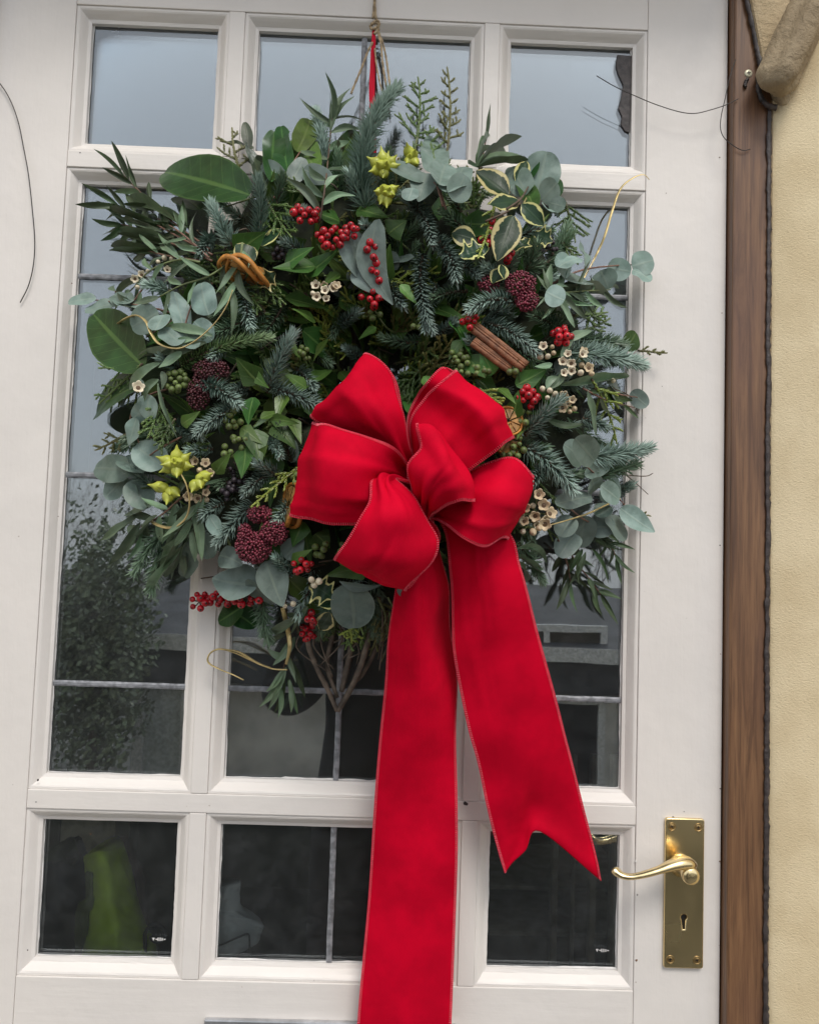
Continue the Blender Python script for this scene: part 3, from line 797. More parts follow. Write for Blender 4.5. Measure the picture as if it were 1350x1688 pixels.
# ---- leaves
def width(kind, t):
    if kind == 'laurel': return math.sqrt(max(0, 1 - abs(2 * t ** .94 - 1) ** 2.0)) * (.86 + .14 * math.sin(math.pi * t))
    if kind == 'narrow': return max(0, math.sin(math.pi * t ** .72)) ** .85
    if kind == 'strap': return max(0, math.sin(math.pi * t ** .85)) ** .45
    if kind == 'round': return math.sqrt(max(0, 1 - abs(2 * t ** .93 - 1) ** 2.1))
    if kind == 'ovate': return (math.sin(math.pi * t ** .68)) ** .8 if 0 < t < 1 else 0
    if kind == 'ivy':
        return (t / .26) ** .55 if t < .26 else max(0, 1 - (t - .26) / .74) ** .95
    if kind == 'holly': return max(0, math.sin(math.pi * t ** .9)) ** .8
    return 0
def leaf_mesh(kind, mat, var, nt=8, xs=(-1, -.5, 0, .5, 1), spiny=False):
    r = random.Random(hash((kind, mat, var)) & 0xffff if False else var * 97 + len(kind) * 13 + len(mat))
    if kind in ('laurel', 'round', 'ovate'): nt = 13
    fold = r.uniform(.10, .38); curl = (r.uniform(-.12, .34) if kind in ('round', 'ovate') else r.uniform(-.05, .22)) if kind != 'narrow' else r.uniform(-.1, .30); sick = r.uniform(-.9, .9) if kind in ('narrow', 'strap') else r.uniform(-.08, .08)
    wavea = r.uniform(.0, .05); twist = r.uniform(-.5, .5) if kind in ('narrow', 'strap') else r.uniform(-.2, .2); ph = r.uniform(0, 6)
    if spiny: nt = 24; wavea = .08; xs = (-1, -.6, 0, .6, 1)
    vs, uv = [], []
    for i in range(nt + 1):
        t = i / nt if kind not in ('laurel', 'round', 'ovate') else .5 - .5 * math.cos(math.pi * i / nt)
        w = max(width(kind, min(1, max(0, .012 + .976 * t))), .02)
        if spiny and 0 < i < nt: w *= .70 + .62 * abs(math.cos(math.pi * 3 * (t - .02))) ** 5
        for x in xs:
            lx = x * w * .5
            z = fold * abs(x) * w * .5 * (.35 if kind in ('laurel', 'round') else .5) - curl * t * t + wavea * math.sin(t * 9 + ph + (0 if x > 0 else 2)) * abs(x) * w
            if spiny: z += .10 * abs(x) * (abs(math.cos(math.pi * 3 * (t - .02))) ** 3 - .4)
            a = twist * t
            vs.append((lx * math.cos(a) + sick * math.sin(math.pi * t) * .6, t + (.02 * abs(x) if kind == 'round' and t < .1 else 0), z + lx * math.sin(a) * .5)); uv.append((.5 + .5 * x, t))
    n = len(xs)
    fs = [(i * n + k, i * n + k + 1, (i + 1) * n + k + 1, (i + 1) * n + k) for i in range(nt) for k in range(n - 1)]
    me = bpy.data.meshes.new(kind + '_leaf'); me.from_pydata(vs, [], fs); me.materials.append(M[mat])
    lay = me.uv_layers.new(name='UVMap')
    idx = np.zeros(len(me.loops), dtype=np.int32); me.loops.foreach_get('vertex_index', idx)
    lay.data.foreach_set('uv', np.array(uv, dtype=np.float32)[idx].ravel())
    me.polygons.foreach_set('use_smooth', [True] * len(me.polygons)); me.update()
    return me
POOL = {}
def pool(kind, mat, spiny=False, n=6):
    key = (kind, mat, spiny)
    if key not in POOL: POOL[key] = [leaf_mesh(kind, mat, v, spiny=spiny) for v in range(n)]
    return random.choice(POOL[key])
def leaf_matrix(base, tip, w, roll, face=None):
    base, tip = Vector(base), Vector(tip); d = tip - base; L = d.length; y = d / L
    f = Vector(face) if face else Vector((0, -1, .25))
    z = (f - y * f.dot(y))
    if z.length < .05: z = y.orthogonal()
    z.normalize()
    z = (Matrix.Rotation(roll, 3, y) @ z).normalized(); x = y.cross(z)
    return Matrix(((x.x * w, y.x * L, z.x * L, base.x), (x.y * w, y.y * L, z.y * L, base.y), (x.z * w, y.z * L, z.z * L, base.z), (0, 0, 0, 1)))
NAMES = {'laurel': 'laurel_leaf', 'narrow': 'narrow_leaf', 'strap': 'narrow_leaf', 'round': 'round_leaf', 'ovate': 'round_leaf', 'ivy': 'ivy_leaf', 'holly': 'holly_leaf'}
def leaf(kind, mat, base, tip, w, parent=None, roll=None, face=None, spiny=False, name=None, label=None):
    roll = math.radians(random.uniform(-32, 32)) if roll is None else math.radians(roll)
    if kind in ('round', 'ovate', 'ivy'):
        base = Vector(base) + Vector((0, random.uniform(-.002, .002), 0)); tip = Vector(tip) + Vector((0, random.uniform(-.009, .006), 0))
    o = link(name or NAMES[kind], pool(kind, mat, spiny), parent or wreath, leaf_matrix(base, tip, w, roll, face))
    if label: o['label'] = label
    return o

def stemmed(name, pts, r, mat, k=5):
    path = curve_path(pts, k); m = MB(); m.tube(path, list(np.linspace(r, r * .55, len(path))), 5)
    return m.build(name, M[mat], wreath, smooth=True, org=path[0]), path

PX = .00063                              # metres per photograph pixel near the wreath
def eucalyptus(pts, n, llen, lwid, kind='narrow', mat='narrow', stem='red_stem', spread=45, start=.15, droop=0.0, out=.25, name='willow_eucalyptus_sprig'):
    sp, path = stemmed(name, pts, .0012, stem)
    N = len(path) - 1
    for i in range(n):
        t = start + (1 - start) * i / max(1, n - 1); f = t * N; j = min(N - 1, int(f)); p = path[j].lerp(path[j + 1], f - j)
        tg = (path[min(N, j + 1)] - path[max(0, j - 1)]).normalized()
        s = tg.cross(Vector((random.uniform(-.3, .3), -1, random.uniform(-.3, .3)))).normalized() * (1 if i % 2 else -1)
        a = math.radians(spread * random.uniform(.65, 1.35)) * (.25 if i == n - 1 else 1)
        d = (tg * math.cos(a) + s * math.sin(a) + Vector((0, -random.uniform(-.3, 1) * out, -droop))).normalized()
        L = llen * random.uniform(.75, 1.2)
        leaf(kind, mat, p, p + d * L, lwid * random.uniform(.8, 1.2), sp)
    return sp

BALL = {}
def ball(mat, sub=2):
    if (mat, sub) not in BALL:
        bm = bmesh.new(); bmesh.ops.create_icosphere(bm, subdivisions=sub, radius=1.0)
        me = bpy.data.meshes.new('berry'); bm.to_mesh(me); bm.free(); me.materials.append(M[mat])
        me.polygons.foreach_set('use_smooth', [True] * len(me.polygons)); BALL[(mat, sub)] = me
    return BALL[(mat, sub)]
def berries(name, px, py, n, sx, sy, r, mat, stem, off=.012, child='berry', depth=.010, pts=None, sub=2):
    c = X(px, py, off - .012)
    m = MB(); spots = []
    tries = 0
    if pts:
        for x, y in pts: spots.append(X(x, y, off + random.uniform(-.003, .003)))
    while len(spots) < n and tries < 4000:
        tries += 1
        a, q = random.uniform(0, 6.283), math.sqrt(random.random())
        x, y = px + math.cos(a) * q * sx, py + math.sin(a) * q * sy
        p = X(px, py, off); p2 = P(x, y, -p.y + depth * (math.sqrt(max(0, 1 - q * q)) - .5) + random.uniform(-.002, .002))
        if all((p2 - s).length > r * 1.75 for s in spots): spots.append(p2)
    for s in spots: m.tube([c, c.lerp(s, .6) + Vector((0, .002, -.001)), s], .0007, 4)
    cl = m.build(name, M[stem], wreath, smooth=True, org=c)
    for s in spots:
        R = r * random.uniform(.76, 1.14); e = (s - c).normalized()
        q = e.to_track_quat('Z', 'Y').to_matrix().to_4x4()
        link(child, ball(mat, sub), cl, Matrix.Translation(s) @ q @ Matrix.Scale(R, 4))
    return cl

def lathe_mesh(name, prof, n, mats, split=None):
    m = MB(); m.lathe(prof, (0, 0, 0), (0, 0, 1), n); me = m.mesh(name, mats[0], smooth=True)
    for mt in mats[1:]: me.materials.append(mt)
    if split is not None:
        for i, p in enumerate(me.polygons): p.material_index = 1 if i // n >= split else 0
    return me

# ---------------------------------------------------------------- filler deep in the ring, so no gap shows the core
def ring(a, r, d): return Vector((WC.x + math.cos(a) * r, -d, WC.z + math.sin(a) * r))
def filler_end(a, r, lift):
    x, z = WC.x + math.cos(a) * r, WC.z + math.sin(a) * r
    return Vector((x, -max(.024, prof(x, z) * lift), z))
FV = []
for k in range(5):
    base = Vector((0, 0, 0)); tip = Vector((0, 0, .085))
    path = [base.lerp(tip, t) + Vector((.012, 0, 0)) * (t * (1 - t)) * random.uniform(-3, 3) for t in np.linspace(0, 1, 9)]
    m = MB(); m.tube(path, .0016, 5)
    FV.append((m.mesh('fir_sprig', M['twig'], smooth=True), needle_mesh('needles', M['fir_dark' if k < 3 else 'fir'], [needle_arrays(path, .0145, .0019, 2800, 72, 34, Vector((0, -1, 0)), .35)], (0, 0, 0))))
for i in range(140):
    a = 2 * math.pi * i / 140 * 3 + random.uniform(-.1, .1); r0 = random.uniform(.06, .19)
    b = filler_end(a, r0, .45); e = filler_end(a + random.uniform(-.45, .45), r0 + random.uniform(.045, .085), random.uniform(.72, .95))
    d = e - b; y = d.normalized(); q = d.to_track_quat('Z', 'Y').to_matrix().to_4x4(); sc = random.uniform(.8, 1.05)
    # roll so that the needles' upper side faces the viewer
    tw, nd = random.choice(FV); Mx = Matrix.Translation(b) @ q @ Matrix.Rotation(random.uniform(-.6, .6), 4, 'Z') @ Matrix.Scale(sc, 4)
    s = link('fir_sprig', tw, wreath, Mx); tag(link('needles', nd, s, Mx), kind='stuff')
for i in range(150):
    a = random.uniform(0, 6.283); r0 = random.uniform(.035, .20)
    b = filler_end(a, r0, random.uniform(.55, .8)); e = filler_end(a + random.uniform(-.35, .35), r0 + random.uniform(.015, .05), random.uniform(.72, .95))
    if (e - b).length < .02: e = b + (e - b).normalized() * .03
    leaf('ivy', 'ivy', b, e, random.uniform(.020, .034), roll=random.uniform(-65, 65))
for i in range(110):
    a = random.uniform(0, 6.283); r0 = random.uniform(.05, .22)
    b = filler_end(a, r0, random.uniform(.7, .9)); e = filler_end(a + random.uniform(-.3, .3), r0 + random.uniform(.012, .045), random.uniform(.85, 1.02))
    k_ = random.random()
    if k_ < .40: leaf('ivy', 'lime_leaf', b, e, random.uniform(.016, .024), roll=random.uniform(-60, 60), name='green_leaf')
    elif k_ < .75: leaf('narrow', random.choice(['narrow', 'narrow_dark']), b, b + (e - b).normalized() * random.uniform(.025, .045), random.uniform(.004, .008), roll=random.uniform(-60, 60), name='slim_leaf')
    else: leaf('round', 'round_grey', b, b + (e - b).normalized() * random.uniform(.018, .028), random.uniform(.014, .022), roll=random.uniform(-50, 50), name='small_round_leaf')
for i in range(70):
    a = random.uniform(-.4, 3.6); r0 = random.uniform(.03, .11)
    b = filler_end(a, r0, random.uniform(.75, .95)); e = filler_end(a + random.uniform(-.5, .5), r0 + random.uniform(.01, .04), random.uniform(.9, 1.05))
    if random.random() < .5: leaf('ivy', random.choice(['ivy', 'lime_leaf']), b, e, random.uniform(.016, .024), roll=random.uniform(-50, 50), name='green_leaf')
    else: cypress(b, e, .5, random.choice(['cypress', 'cypress_olive', 'cypress_lime']), 6)
for i in range(60):
    a = random.uniform(0, 6.283); r0 = random.uniform(.05, .2)
    cypress(filler_end(a, r0, .6), filler_end(a + random.uniform(-.5, .5), r0 + random.uniform(.03, .07), .88), .5, random.choice(['cypress', 'cypress', 'cypress_olive']), 6)
for i in range(40):
    a = random.uniform(0, 6.283); r0 = random.uniform(.04, .2); b = filler_end(a, r0, .5); e = filler_end(a + random.uniform(-.7, .7), r0 + random.uniform(-.02, .07), .9)
    twig([b, b.lerp(e, .5) + Vector((random.uniform(-.02, .02), -.01, random.uniform(-.02, .02))), e], .0014, .0007, 'thin_twig', random.choice(['vine', 'twig', 'green_stem']), 5)

# ---------------------------------------------------------------- fir sprigs the photograph shows: base x,y, tip x,y, offset, bend, length of needle px, material
FIR = [
 (603, 345, 655, 145, .012, (-.16, -.1, .0), 33, 'fir_mid', 4600), (600, 330, 612, 235, .002, (-.2, 0, 0), 25, 'fir_mid', 3600), (640, 330, 640, 250, -.01, (0, 0, 0), 24, 'fir_dark', 3400),
 (535, 290, 520, 182, -.012, (.05, 0, 0), 22, 'fir', 3600), (560, 330, 555, 250, -.02, (0, 0, 0), 22, 'fir_dark', 3400),
 (678, 325, 713, 402, .012, (.1, -.05, 0), 20, 'fir', 4000), (718, 392, 752, 462, .018, (.15, -.1, 0), 23, 'fir', 4200), (697, 420, 714, 548, .010, (-.15, -.05, 0), 20, 'fir', 4000),
 (720, 470, 700, 545, .008, (-.1, 0, 0), 20, 'fir', 3800), (770, 480, 712, 492, .002, (0, 0, .1), 20, 'fir_dark', 3600),
 (428, 392, 425, 292, .012, (.08, 0, 0), 24, 'fir_mid', 4000), (385, 405, 348, 335, .010, (-.1, 0, .05), 24, 'fir', 3900), (402, 455, 415, 540, .012, (-.1, 0, 0), 22, 'fir', 3900),
 (455, 350, 465, 290, .002, (0, 0, 0), 22, 'fir_dark', 3500), (435, 515, 315, 560, .004, (0, -.05, -.12), 24, 'fir_dark', 3700), (470, 500, 430, 560, .0, (0, 0, 0), 22, 'fir_dark', 3500),
 (298, 602, 448, 556, .016, (.02, -.1, .12), 20, 'fir_lime', 4600), (442, 648, 484, 550, .014, (-.12, -.1, 0), 25, 'fir', 4300), (450, 640, 536, 678, .016, (.05, -.1, .12), 23, 'fir', 4300),
 (335, 632, 396, 668, .022, (.05, -.05, .15), 22, 'fir', 4000), (388, 676, 326, 712, .020, (0, -.1, .1), 22, 'fir', 4000), (447, 722, 462, 752, .018, (0, 0, 0), 15, 'fir', 4500),
 (462, 790, 425, 765, .014, (0, 0, .1), 20, 'fir', 3900), (440, 785, 404, 812, .016, (0, 0, .1), 20, 'fir', 3900), (480, 760, 460, 700, .002, (0, 0, 0), 20, 'fir_dark', 3600),
 (418, 832, 358, 895, .012, (.02, 0, .1), 24, 'fir', 4000), (432, 985, 443, 1058, .004, (-.08, 0, 0), 25, 'fir_dark', 3800), (300, 850, 222, 945, .0, (0, 0, .1), 26, 'fir_dark', 3800), (270, 880, 250, 975, .0, (0, 0, 0), 26, 'fir_dark', 3600),
 (795, 532, 884, 582, .012, (0, -.05, .14), 22, 'fir', 4200), (935, 582, 1060, 603, .016, (0, -.1, .06), 28, 'fir', 4300), (950, 560, 1030, 570, .006, (0, 0, .05), 26, 'fir_dark', 3700),
 (865, 718, 926, 658, .020, (-.08, -.1, .05), 23, 'fir', 4200), (868, 738, 944, 808, .016, (.1, -.1, .05), 28, 'fir', 4300), (975, 752, 1071, 738, .014, (0, 0, -.06), 27, 'fir', 3900), (980, 790, 1050, 765, .006, (0, 0, 0), 25, 'fir_dark', 3500),
 (850, 500, 772, 512, .018, (0, -.1, .22), 24, 'fir', 4300), (868, 445, 884, 402, .012, (0, 0, 0), 22, 'fir_dark', 3900), (925, 540, 880, 520, .004, (0, 0, 0), 22, 'fir_dark', 3600), (900, 560, 930, 520, .0, (0, 0, 0), 22, 'fir_dark', 3600),
 (695, 565, 628, 556, .004, (0, 0, -.1), 19, 'fir_dark', 3900), (572, 470, 548, 556, -.01, (0, 0, 0), 22, 'fir_dark', 3700), (520, 660, 548, 690, .0, (0, 0, 0), 20, 'fir_dark', 3700),
 (760, 350, 735, 300, .0, (0, 0, 0), 22, 'fir_dark', 3600), (775, 385, 730, 350, .0, (0, 0, 0), 22, 'fir_dark', 3600), (500, 560, 545, 600, -.005, (0, 0, 0), 20, 'fir_dark', 3500),
 (910, 420, 935, 365, .004, (.1, 0, 0), 20, 'fir_dark', 3500), (350, 470, 300, 440, -.004, (0, 0, 0), 22, 'fir_dark', 3500), (250, 720, 190, 740, -.004, (0, 0, 0), 22, 'fir_dark', 3400),
 (960, 870, 1010, 900, -.004, (0, 0, 0), 22, 'fir_dark', 3400), (860, 900, 895, 960, .0, (0, 0, 0), 22, 'fir_dark', 3400), (650, 520, 640, 470, -.01, (0, 0, 0), 20, 'fir_dark', 3400), (840, 560, 900, 610, .0, (0, 0, 0), 20, 'fir_dark', 3600),
]
for bx, by, tx, ty, off, bend, nl, mt, dn in FIR:
    fir(X(bx, by, off - .012), X(tx, ty, off + .008), bend, nl * PX, dn * .82, mt, .0021 if mt == 'fir' else .0019, .5, 'bright fresh green fir sprig' if mt == 'fir_lime' else None)

for i, (bx, by, tx, ty) in enumerate(((590, 330, 575, 285), (470, 375, 500, 345), (350, 390, 330, 420), (640, 470, 665, 505), (560, 540, 590, 515), (690, 350, 665, 320), (745, 430, 790, 455), (830, 470, 800, 440), (930, 480, 965, 505), (890, 640, 930, 620), (960, 690, 1000, 705), (900, 770, 870, 800), (1000, 820, 1040, 800), (380, 560, 350, 590), (410, 640, 370, 650), (300, 610, 265, 590), (350, 740, 310, 745), (250, 800, 215, 775), (290, 700, 330, 720), (480, 830, 455, 860), (490, 610, 520, 640), (600, 600, 570, 575), (720, 560, 750, 530), (800, 590, 770, 560), (500, 420, 470, 400), (620, 400, 600, 370), (280, 480, 240, 470), (370, 830, 335, 850), (480, 950, 455, 920), (840, 330, 815, 300))):
    fir(X(bx, by, -.006), X(tx, ty, .014), (0, -.05, .05), 20 * PX, 3700, 'fir', .0021, .55)
# ---------------------------------------------------------------- cypress and other fine sprigs
CY = [(735, 262, 737, 112, .0, .17, 'cypress_olive', 13), (683, 250, 689, 128, .0, .26, 'cypress', 12), (715, 265, 700, 215, .0, .5, 'cypress', 6), (403, 300, 383, 212, .0, .3, 'cypress_olive', 6),
 (820, 300, 788, 425, .024, .14, 'cypress_lime', 10), (930, 330, 948, 398, .01, .5, 'cypress', 8), (925, 400, 955, 430, .006, .5, 'cypress', 6), (690, 640, 745, 560, .006, .5, 'cypress_olive', 9), (700, 600, 655, 660, .006, .55, 'cypress', 9),
 (720, 600, 770, 640, .004, .5, 'cypress', 8), (650, 600, 715, 575, .010, .4, 'cypress', 8), (500, 765, 415, 835, .020, .22, 'cypress_lime', 9), (975, 625, 1016, 730, .012, .28, 'cypress_lime', 8), (1050, 578, 1097, 582, .004, .28, 'cypress_olive', 5),
 (270, 655, 245, 720, .012, .5, 'cypress', 9), (290, 690, 262, 740, .012, .5, 'cypress', 9), (235, 600, 165, 665, .012, .4, 'cypress', 8), (210, 715, 158, 742, -.002, .3, 'cypress_olive', 6), (420, 455, 470, 500, .01, .5, 'cypress', 8), (395, 470, 430, 510, .012, .5, 'cypress', 8),
 (575, 1030, 580, 1060, .01, .4, 'cypress_lime', 5), (790, 640, 825, 665, .022, .5, 'cypress_lime', 7), (945, 520, 1000, 515, .0, .4, 'cypress', 7), (960, 545, 1005, 525, .0, .35, 'cypress', 7), (500, 320, 460, 290, .004, .5, 'cypress', 7), (440, 330, 480, 390, .006, .5, 'cypress', 7),
 (1020, 845, 1070, 850, .0, .25, 'cypress_olive', 5), (560, 640, 600, 600, -.01, .5, 'cypress', 7), (640, 560, 600, 600, -.01, .4, 'cypress', 7), (310, 760, 340, 720, .008, .4, 'cypress', 7), (800, 480, 780, 440, .0, .5, 'cypress', 6), (640, 1010, 610, 1080, .0, .25, 'cypress_olive', 6)]
for bx, by, tx, ty, off, sd, mt, n in CY:
    cypress(X(bx, by, off - .006), X(tx, ty, off + .004), sd, mt, n, bend=(random.uniform(-.08, .08), 0, random.uniform(-.05, .05)), label='yellow green cypress sprig' if mt == 'cypress_lime' else None)

# ---------------------------------------------------------------- large leaves: kind, material, base, tip, width px, offset base, offset tip, roll
LV = [
 ('laurel', 'laurel', 412, 322, 248, 252, 92, .006, .028, -8), ('laurel', 'laurel', 238, 606, 158, 520, 84, .004, .010, -20), ('laurel', 'laurel', 232, 635, 134, 662, 74, .0, .004, 12), ('laurel', 'laurel', 330, 345, 290, 300, 50, -.004, .0, 0),
 ('laurel', 'laurel', 448, 300, 456, 203, 40, .0, .006, 20), ('laurel', 'laurel', 475, 285, 462, 206, 36, -.004, .004, -30), ('laurel', 'lime_leaf', 490, 250, 512, 196, 40, .0, .006, 15), ('laurel', 'rhodo', 430, 315, 424, 214, 42, .006, .014, 35),
 ('laurel', 'rhodo', 410, 246, 404, 197, 20, .004, .006, 10), ('laurel', 'rhodo', 418, 245, 374, 229, 18, .004, .006, 25), ('laurel', 'lime_leaf', 520, 280, 488, 222, 48, .0, .004, -10), ('laurel', 'laurel', 520, 330, 600, 205, 44, -.006, .002, 40),
 ('laurel', 'rhodo', 400, 262, 455, 268, 12, .004, .006, 0), ('laurel', 'laurel', 865, 300, 880, 258, 40, .002, .008, -30), ('laurel', 'laurel', 905, 330, 925, 295, 30, .0, .004, 30), ('laurel', 'ivy', 880, 345, 858, 282, 36, .01, .018, 0),
 ('laurel', 'laurel', 400, 1000, 360, 1025, 44, -.004, .002, 20), ('laurel', 'laurel', 375, 1005, 420, 1030, 40, -.006, .0, -10), ('laurel', 'ivy', 1028, 575, 1052, 548, 36, .004, .006, 30),
 # ivy
 ('ivy', 'ivy', 427, 632, 388, 588, 40, .012, .022, -10), ('ivy', 'ivy', 500, 545, 566, 600, 46, .004, .012, 10), ('ivy', 'ivy', 470, 490, 545, 505, 46, .004, .012, -30), ('ivy', 'ivy', 520, 440, 450, 445, 44, .008, .016, 20), ('ivy', 'ivy', 505, 455, 560, 410, 44, .006, .012, -20),
 ('ivy', 'ivy', 470, 435, 520, 412, 34, .010, .018, 0), ('ivy', 'lime_leaf', 545, 610, 495, 640, 32, .008, .014, 25), ('ivy', 'lime_leaf', 560, 612, 590, 640, 30, .0, .01, -25), ('ivy', 'ivy', 418, 655, 408, 700, 34, .012, .016, 20), ('ivy', 'ivy', 420, 708, 432, 765, 40, .012, .02, -15),
 ('ivy', 'ivy', 405, 735, 400, 790, 38, .012, .02, 20), ('ivy', 'lime_leaf', 445, 690, 492, 700, 22, .012, .02, 30), ('ivy', 'ivy', 455, 700, 490, 735, 44, .004, .01, -20), ('ivy', 'ivy', 745, 525, 782, 580, 40, .008, .016, -40), ('ivy', 'ivy', 770, 590, 800, 625, 34, .01, .018, 25),
 ('ivy', 'ivy', 812, 618, 790, 580, 34, .01, .018, -25), ('ivy', 'ivy', 850, 635, 906, 605, 34, .014, .022, 20), ('ivy', 'ivy', 870, 628, 850, 595, 28, .01, .016, 0), ('ivy', 'ivy', 845, 690, 852, 645, 34, .010, .018, -30), ('ivy', 'ivy', 500, 860, 480, 900, 40, .006, .012, 20), ('ivy', 'ivy', 520, 880, 545, 905, 38, .0, .006, -10),
 ('ivy', 'ivy', 560, 365, 520, 345, 50, .0, .008, 30), ('ivy', 'ivy', 590, 345, 640, 360, 46, .0, .006, -15), ('ivy', 'ivy', 640, 385, 670, 360, 40, .0, .006, 15), ('ivy', 'ivy', 560, 490, 600, 520, 40, -.004, .004, -20), ('ivy', 'ivy', 390, 420, 440, 385, 50, .0, .006, 40), ('ivy', 'ivy', 700, 690, 660, 650, 40, -.004, .004, 10),
 ('ivy', 'ivy', 660, 620, 690, 680, 44, -.01, .0, 20), ('ivy', 'ivy', 620, 560, 640, 610, 40, -.015, -.005, 0), ('ivy', 'ivy', 990, 650, 1040, 660, 30, .0, .006, 20), ('ivy', 'ivy', 440, 900, 470, 930, 34, .0, .006, 0),
 # grey green hanging leaves near the top middle, and lanceolate ones
 ('ovate', 'round_grey', 575, 380, 600, 462, 50, .012, .020, -15), ('ovate', 'round_grey', 590, 440, 610, 482, 40, .014, .020, 10), ('narrow', 'round_grey', 622, 362, 648, 503, 46, .016, .024, 8),
 # lower left and lower middle eucalyptus
 ('ovate', 'round_grey', 425, 965, 346, 950, 62, .008, .018, 10), ('ovate', 'round_grey', 408, 955, 450, 1000, 30, .010, .016, 50), ('ovate', 'round_grey', 440, 925, 466, 998, 50, .010, .018, -15), ('ovate', 'round_grey', 470, 920, 500, 880, 34, .004, .008, 10), ('ovate', 'round_grey', 362, 915, 400, 930, 36, .004, .01, 10),
 ('round', 'round_grey', 575, 962, 583, 1038, 66, .012, .024, 5), ('narrow', 'round_grey', 560, 958, 628, 968, 12, .014, .020, 40), ('narrow', 'round_grey', 655, 968, 672, 985, 8, .02, .024, 0),
]
for bx, by, tx, ty, w in ((505, 640, 470, 612, 26), (500, 650, 520, 700, 24), (470, 650, 455, 690, 24), (430, 690, 470, 668, 22), (398, 705, 430, 728, 24), (420, 760, 445, 735, 22), (480, 690, 500, 725, 24), (410, 610, 440, 640, 24), (540, 560, 512, 590, 22), (760, 560, 738, 590, 22), (820, 640, 850, 660, 24), (810, 600, 832, 585, 20), (870, 700, 850, 720, 20), (620, 540, 590, 560, 20), (700, 620, 720, 660, 24), (470, 560, 500, 590, 22), (355, 780, 380, 750, 24), (300, 700, 330, 680, 22), (480, 930, 510, 905, 22), (560, 930, 590, 915, 20), (520, 530, 490, 505, 24), (560, 450, 530, 470, 22), (660, 470, 690, 500, 20)):
    LV.append(('ivy', 'lime_leaf', bx, by, tx, ty, w, .010, .018, random.uniform(-40, 40)))
for kind, mt, bx, by, tx, ty, w, ob, ot, roll in LV:
    leaf(kind, mt, X(bx, by, ob), X(tx, ty, ot), w * PX, roll=roll, name='eucalyptus_leaf' if mt == 'round_grey' else ('green_leaf' if mt in ('lime_leaf', 'rhodo') else None))

# variegated holly: base, tip, width, offset, roll, spiny
HO = [(838, 322, 777, 277, 56, .022, 10, False), (856, 332, 800, 338, 36, .030, -10, False), (860, 336, 901, 374, 36, .030, 15, False), (846, 356, 818, 432, 52, .032, -5, False), (804, 408, 750, 424, 44, .022, 10, True), (860, 345, 900, 335, 40, .012, 30, False),
 (830, 440, 808, 468, 34, .020, 25, False), (826, 436, 834, 462, 24, .024, -30, False), (870, 395, 840, 418, 36, .014, 20, True), (745, 385, 790, 395, 40, .006, 10, False), (425, 470, 458, 446, 36, .020, 30, True), (420, 430, 385, 400, 56, .008, 10, False), (430, 405, 470, 375, 50, .004, -30, False),
 (512, 962, 556, 990, 48, .010, 15, True), (545, 1010, 522, 1046, 34, .012, -20, False), (560, 985, 522, 1000, 34, .006, 25, False), (850, 300, 870, 262, 30, .012, 10, False), (880, 385, 915, 400, 36, .012, 20, True)]
for bx, by, tx, ty, w, off, roll, spn in HO:
    leaf('holly', 'holly', X(bx, by, off - .002), X(bx + (tx - bx) * .88, by + (ty - by) * .88, off + .002), w * .86 * PX, roll=roll, spiny=spn)
twig([X(835, 345, .03), X(858, 328, .032), X(872, 305, .03)], .0012, .0008, 'holly_stem', 'twig'); twig([X(800, 365, .02), X(830, 352, .028), X(858, 335, .03)], .0011, .0009, 'holly_stem', 'twig')

# ---------------------------------------------------------------- silver dollar eucalyptus sprigs: stem points, then leaves (base, tip, width)
def dollar(stem, leaves, off=.012, mat='round', kind='round'):
    sp, _ = stemmed('silver_eucalyptus_sprig', [X(x, y, off - .002) for x, y in stem], .0011, 'red_stem')
    for li_, (bx, by, tx, ty, w, *rest) in enumerate(leaves):
        roll = rest[0] if rest else random.uniform(-25, 25); k = rest[1] if len(rest) > 1 else kind
        leaf(k, mat, X(bx, by, off + li_ * .0032 - .004), X(tx, ty, off + li_ * .0032), w * PX, sp, roll=roll, name='round_leaf')
dollar([(735, 345), (725, 310), (716, 268)], [(716, 285, 714, 232, 48), (700, 300, 642, 276, 36, 20)], .020)
dollar([(730, 340), (722, 312), (715, 300)], [(702, 285, 690, 330, 42, 0, 'ovate'), (735, 270, 722, 316, 44, -10), (765, 275, 735, 325, 46, 15), (680, 310, 672, 330, 26, 10), (745, 330, 765, 292, 40, 30)], .028)
dollar([(880, 345), (888, 320), (893, 300)], [(886, 315, 900, 252, 66, 0), (868, 320, 845, 276, 44, -25), (892, 330, 922, 300, 46, 40), (905, 335, 930, 345, 30, 20), (895, 340, 920, 358, 30, -20)], .010)
dollar([(905, 470), (960, 445), (1030, 437), (1060, 438)], [(1040, 440, 1075, 432, 46, 10), (1042, 445, 1072, 462, 32, -20), (1000, 440, 1040, 446, 38, 30), (965, 440, 962, 398, 22, 40), (940, 450, 915, 425, 40, 10), (930, 460, 975, 462, 40, -20), (990, 445, 1005, 472, 44, 20), (900, 480, 930, 495, 36, 10), (920, 440, 952, 425, 36, -30)], .010)
dollar([(300, 520), (240, 505), (180, 497), (135, 492)], [(160, 493, 113, 495, 26, 8), (195, 498, 140, 510, 30, 15), (200, 495, 235, 520, 40, -15), (215, 500, 190, 490, 34, 10), (262, 515, 218, 540, 46, -10), (270, 518, 260, 548, 36, 20)], .006)
dollar([(300, 560), (310, 520), (325, 480)], [(305, 545, 285, 480, 34, 25), (345, 520, 330, 465, 42, -15), (320, 530, 350, 560, 34, 20), (300, 540, 325, 575, 32, 0), (270, 540, 300, 570, 36, -20)], .010)
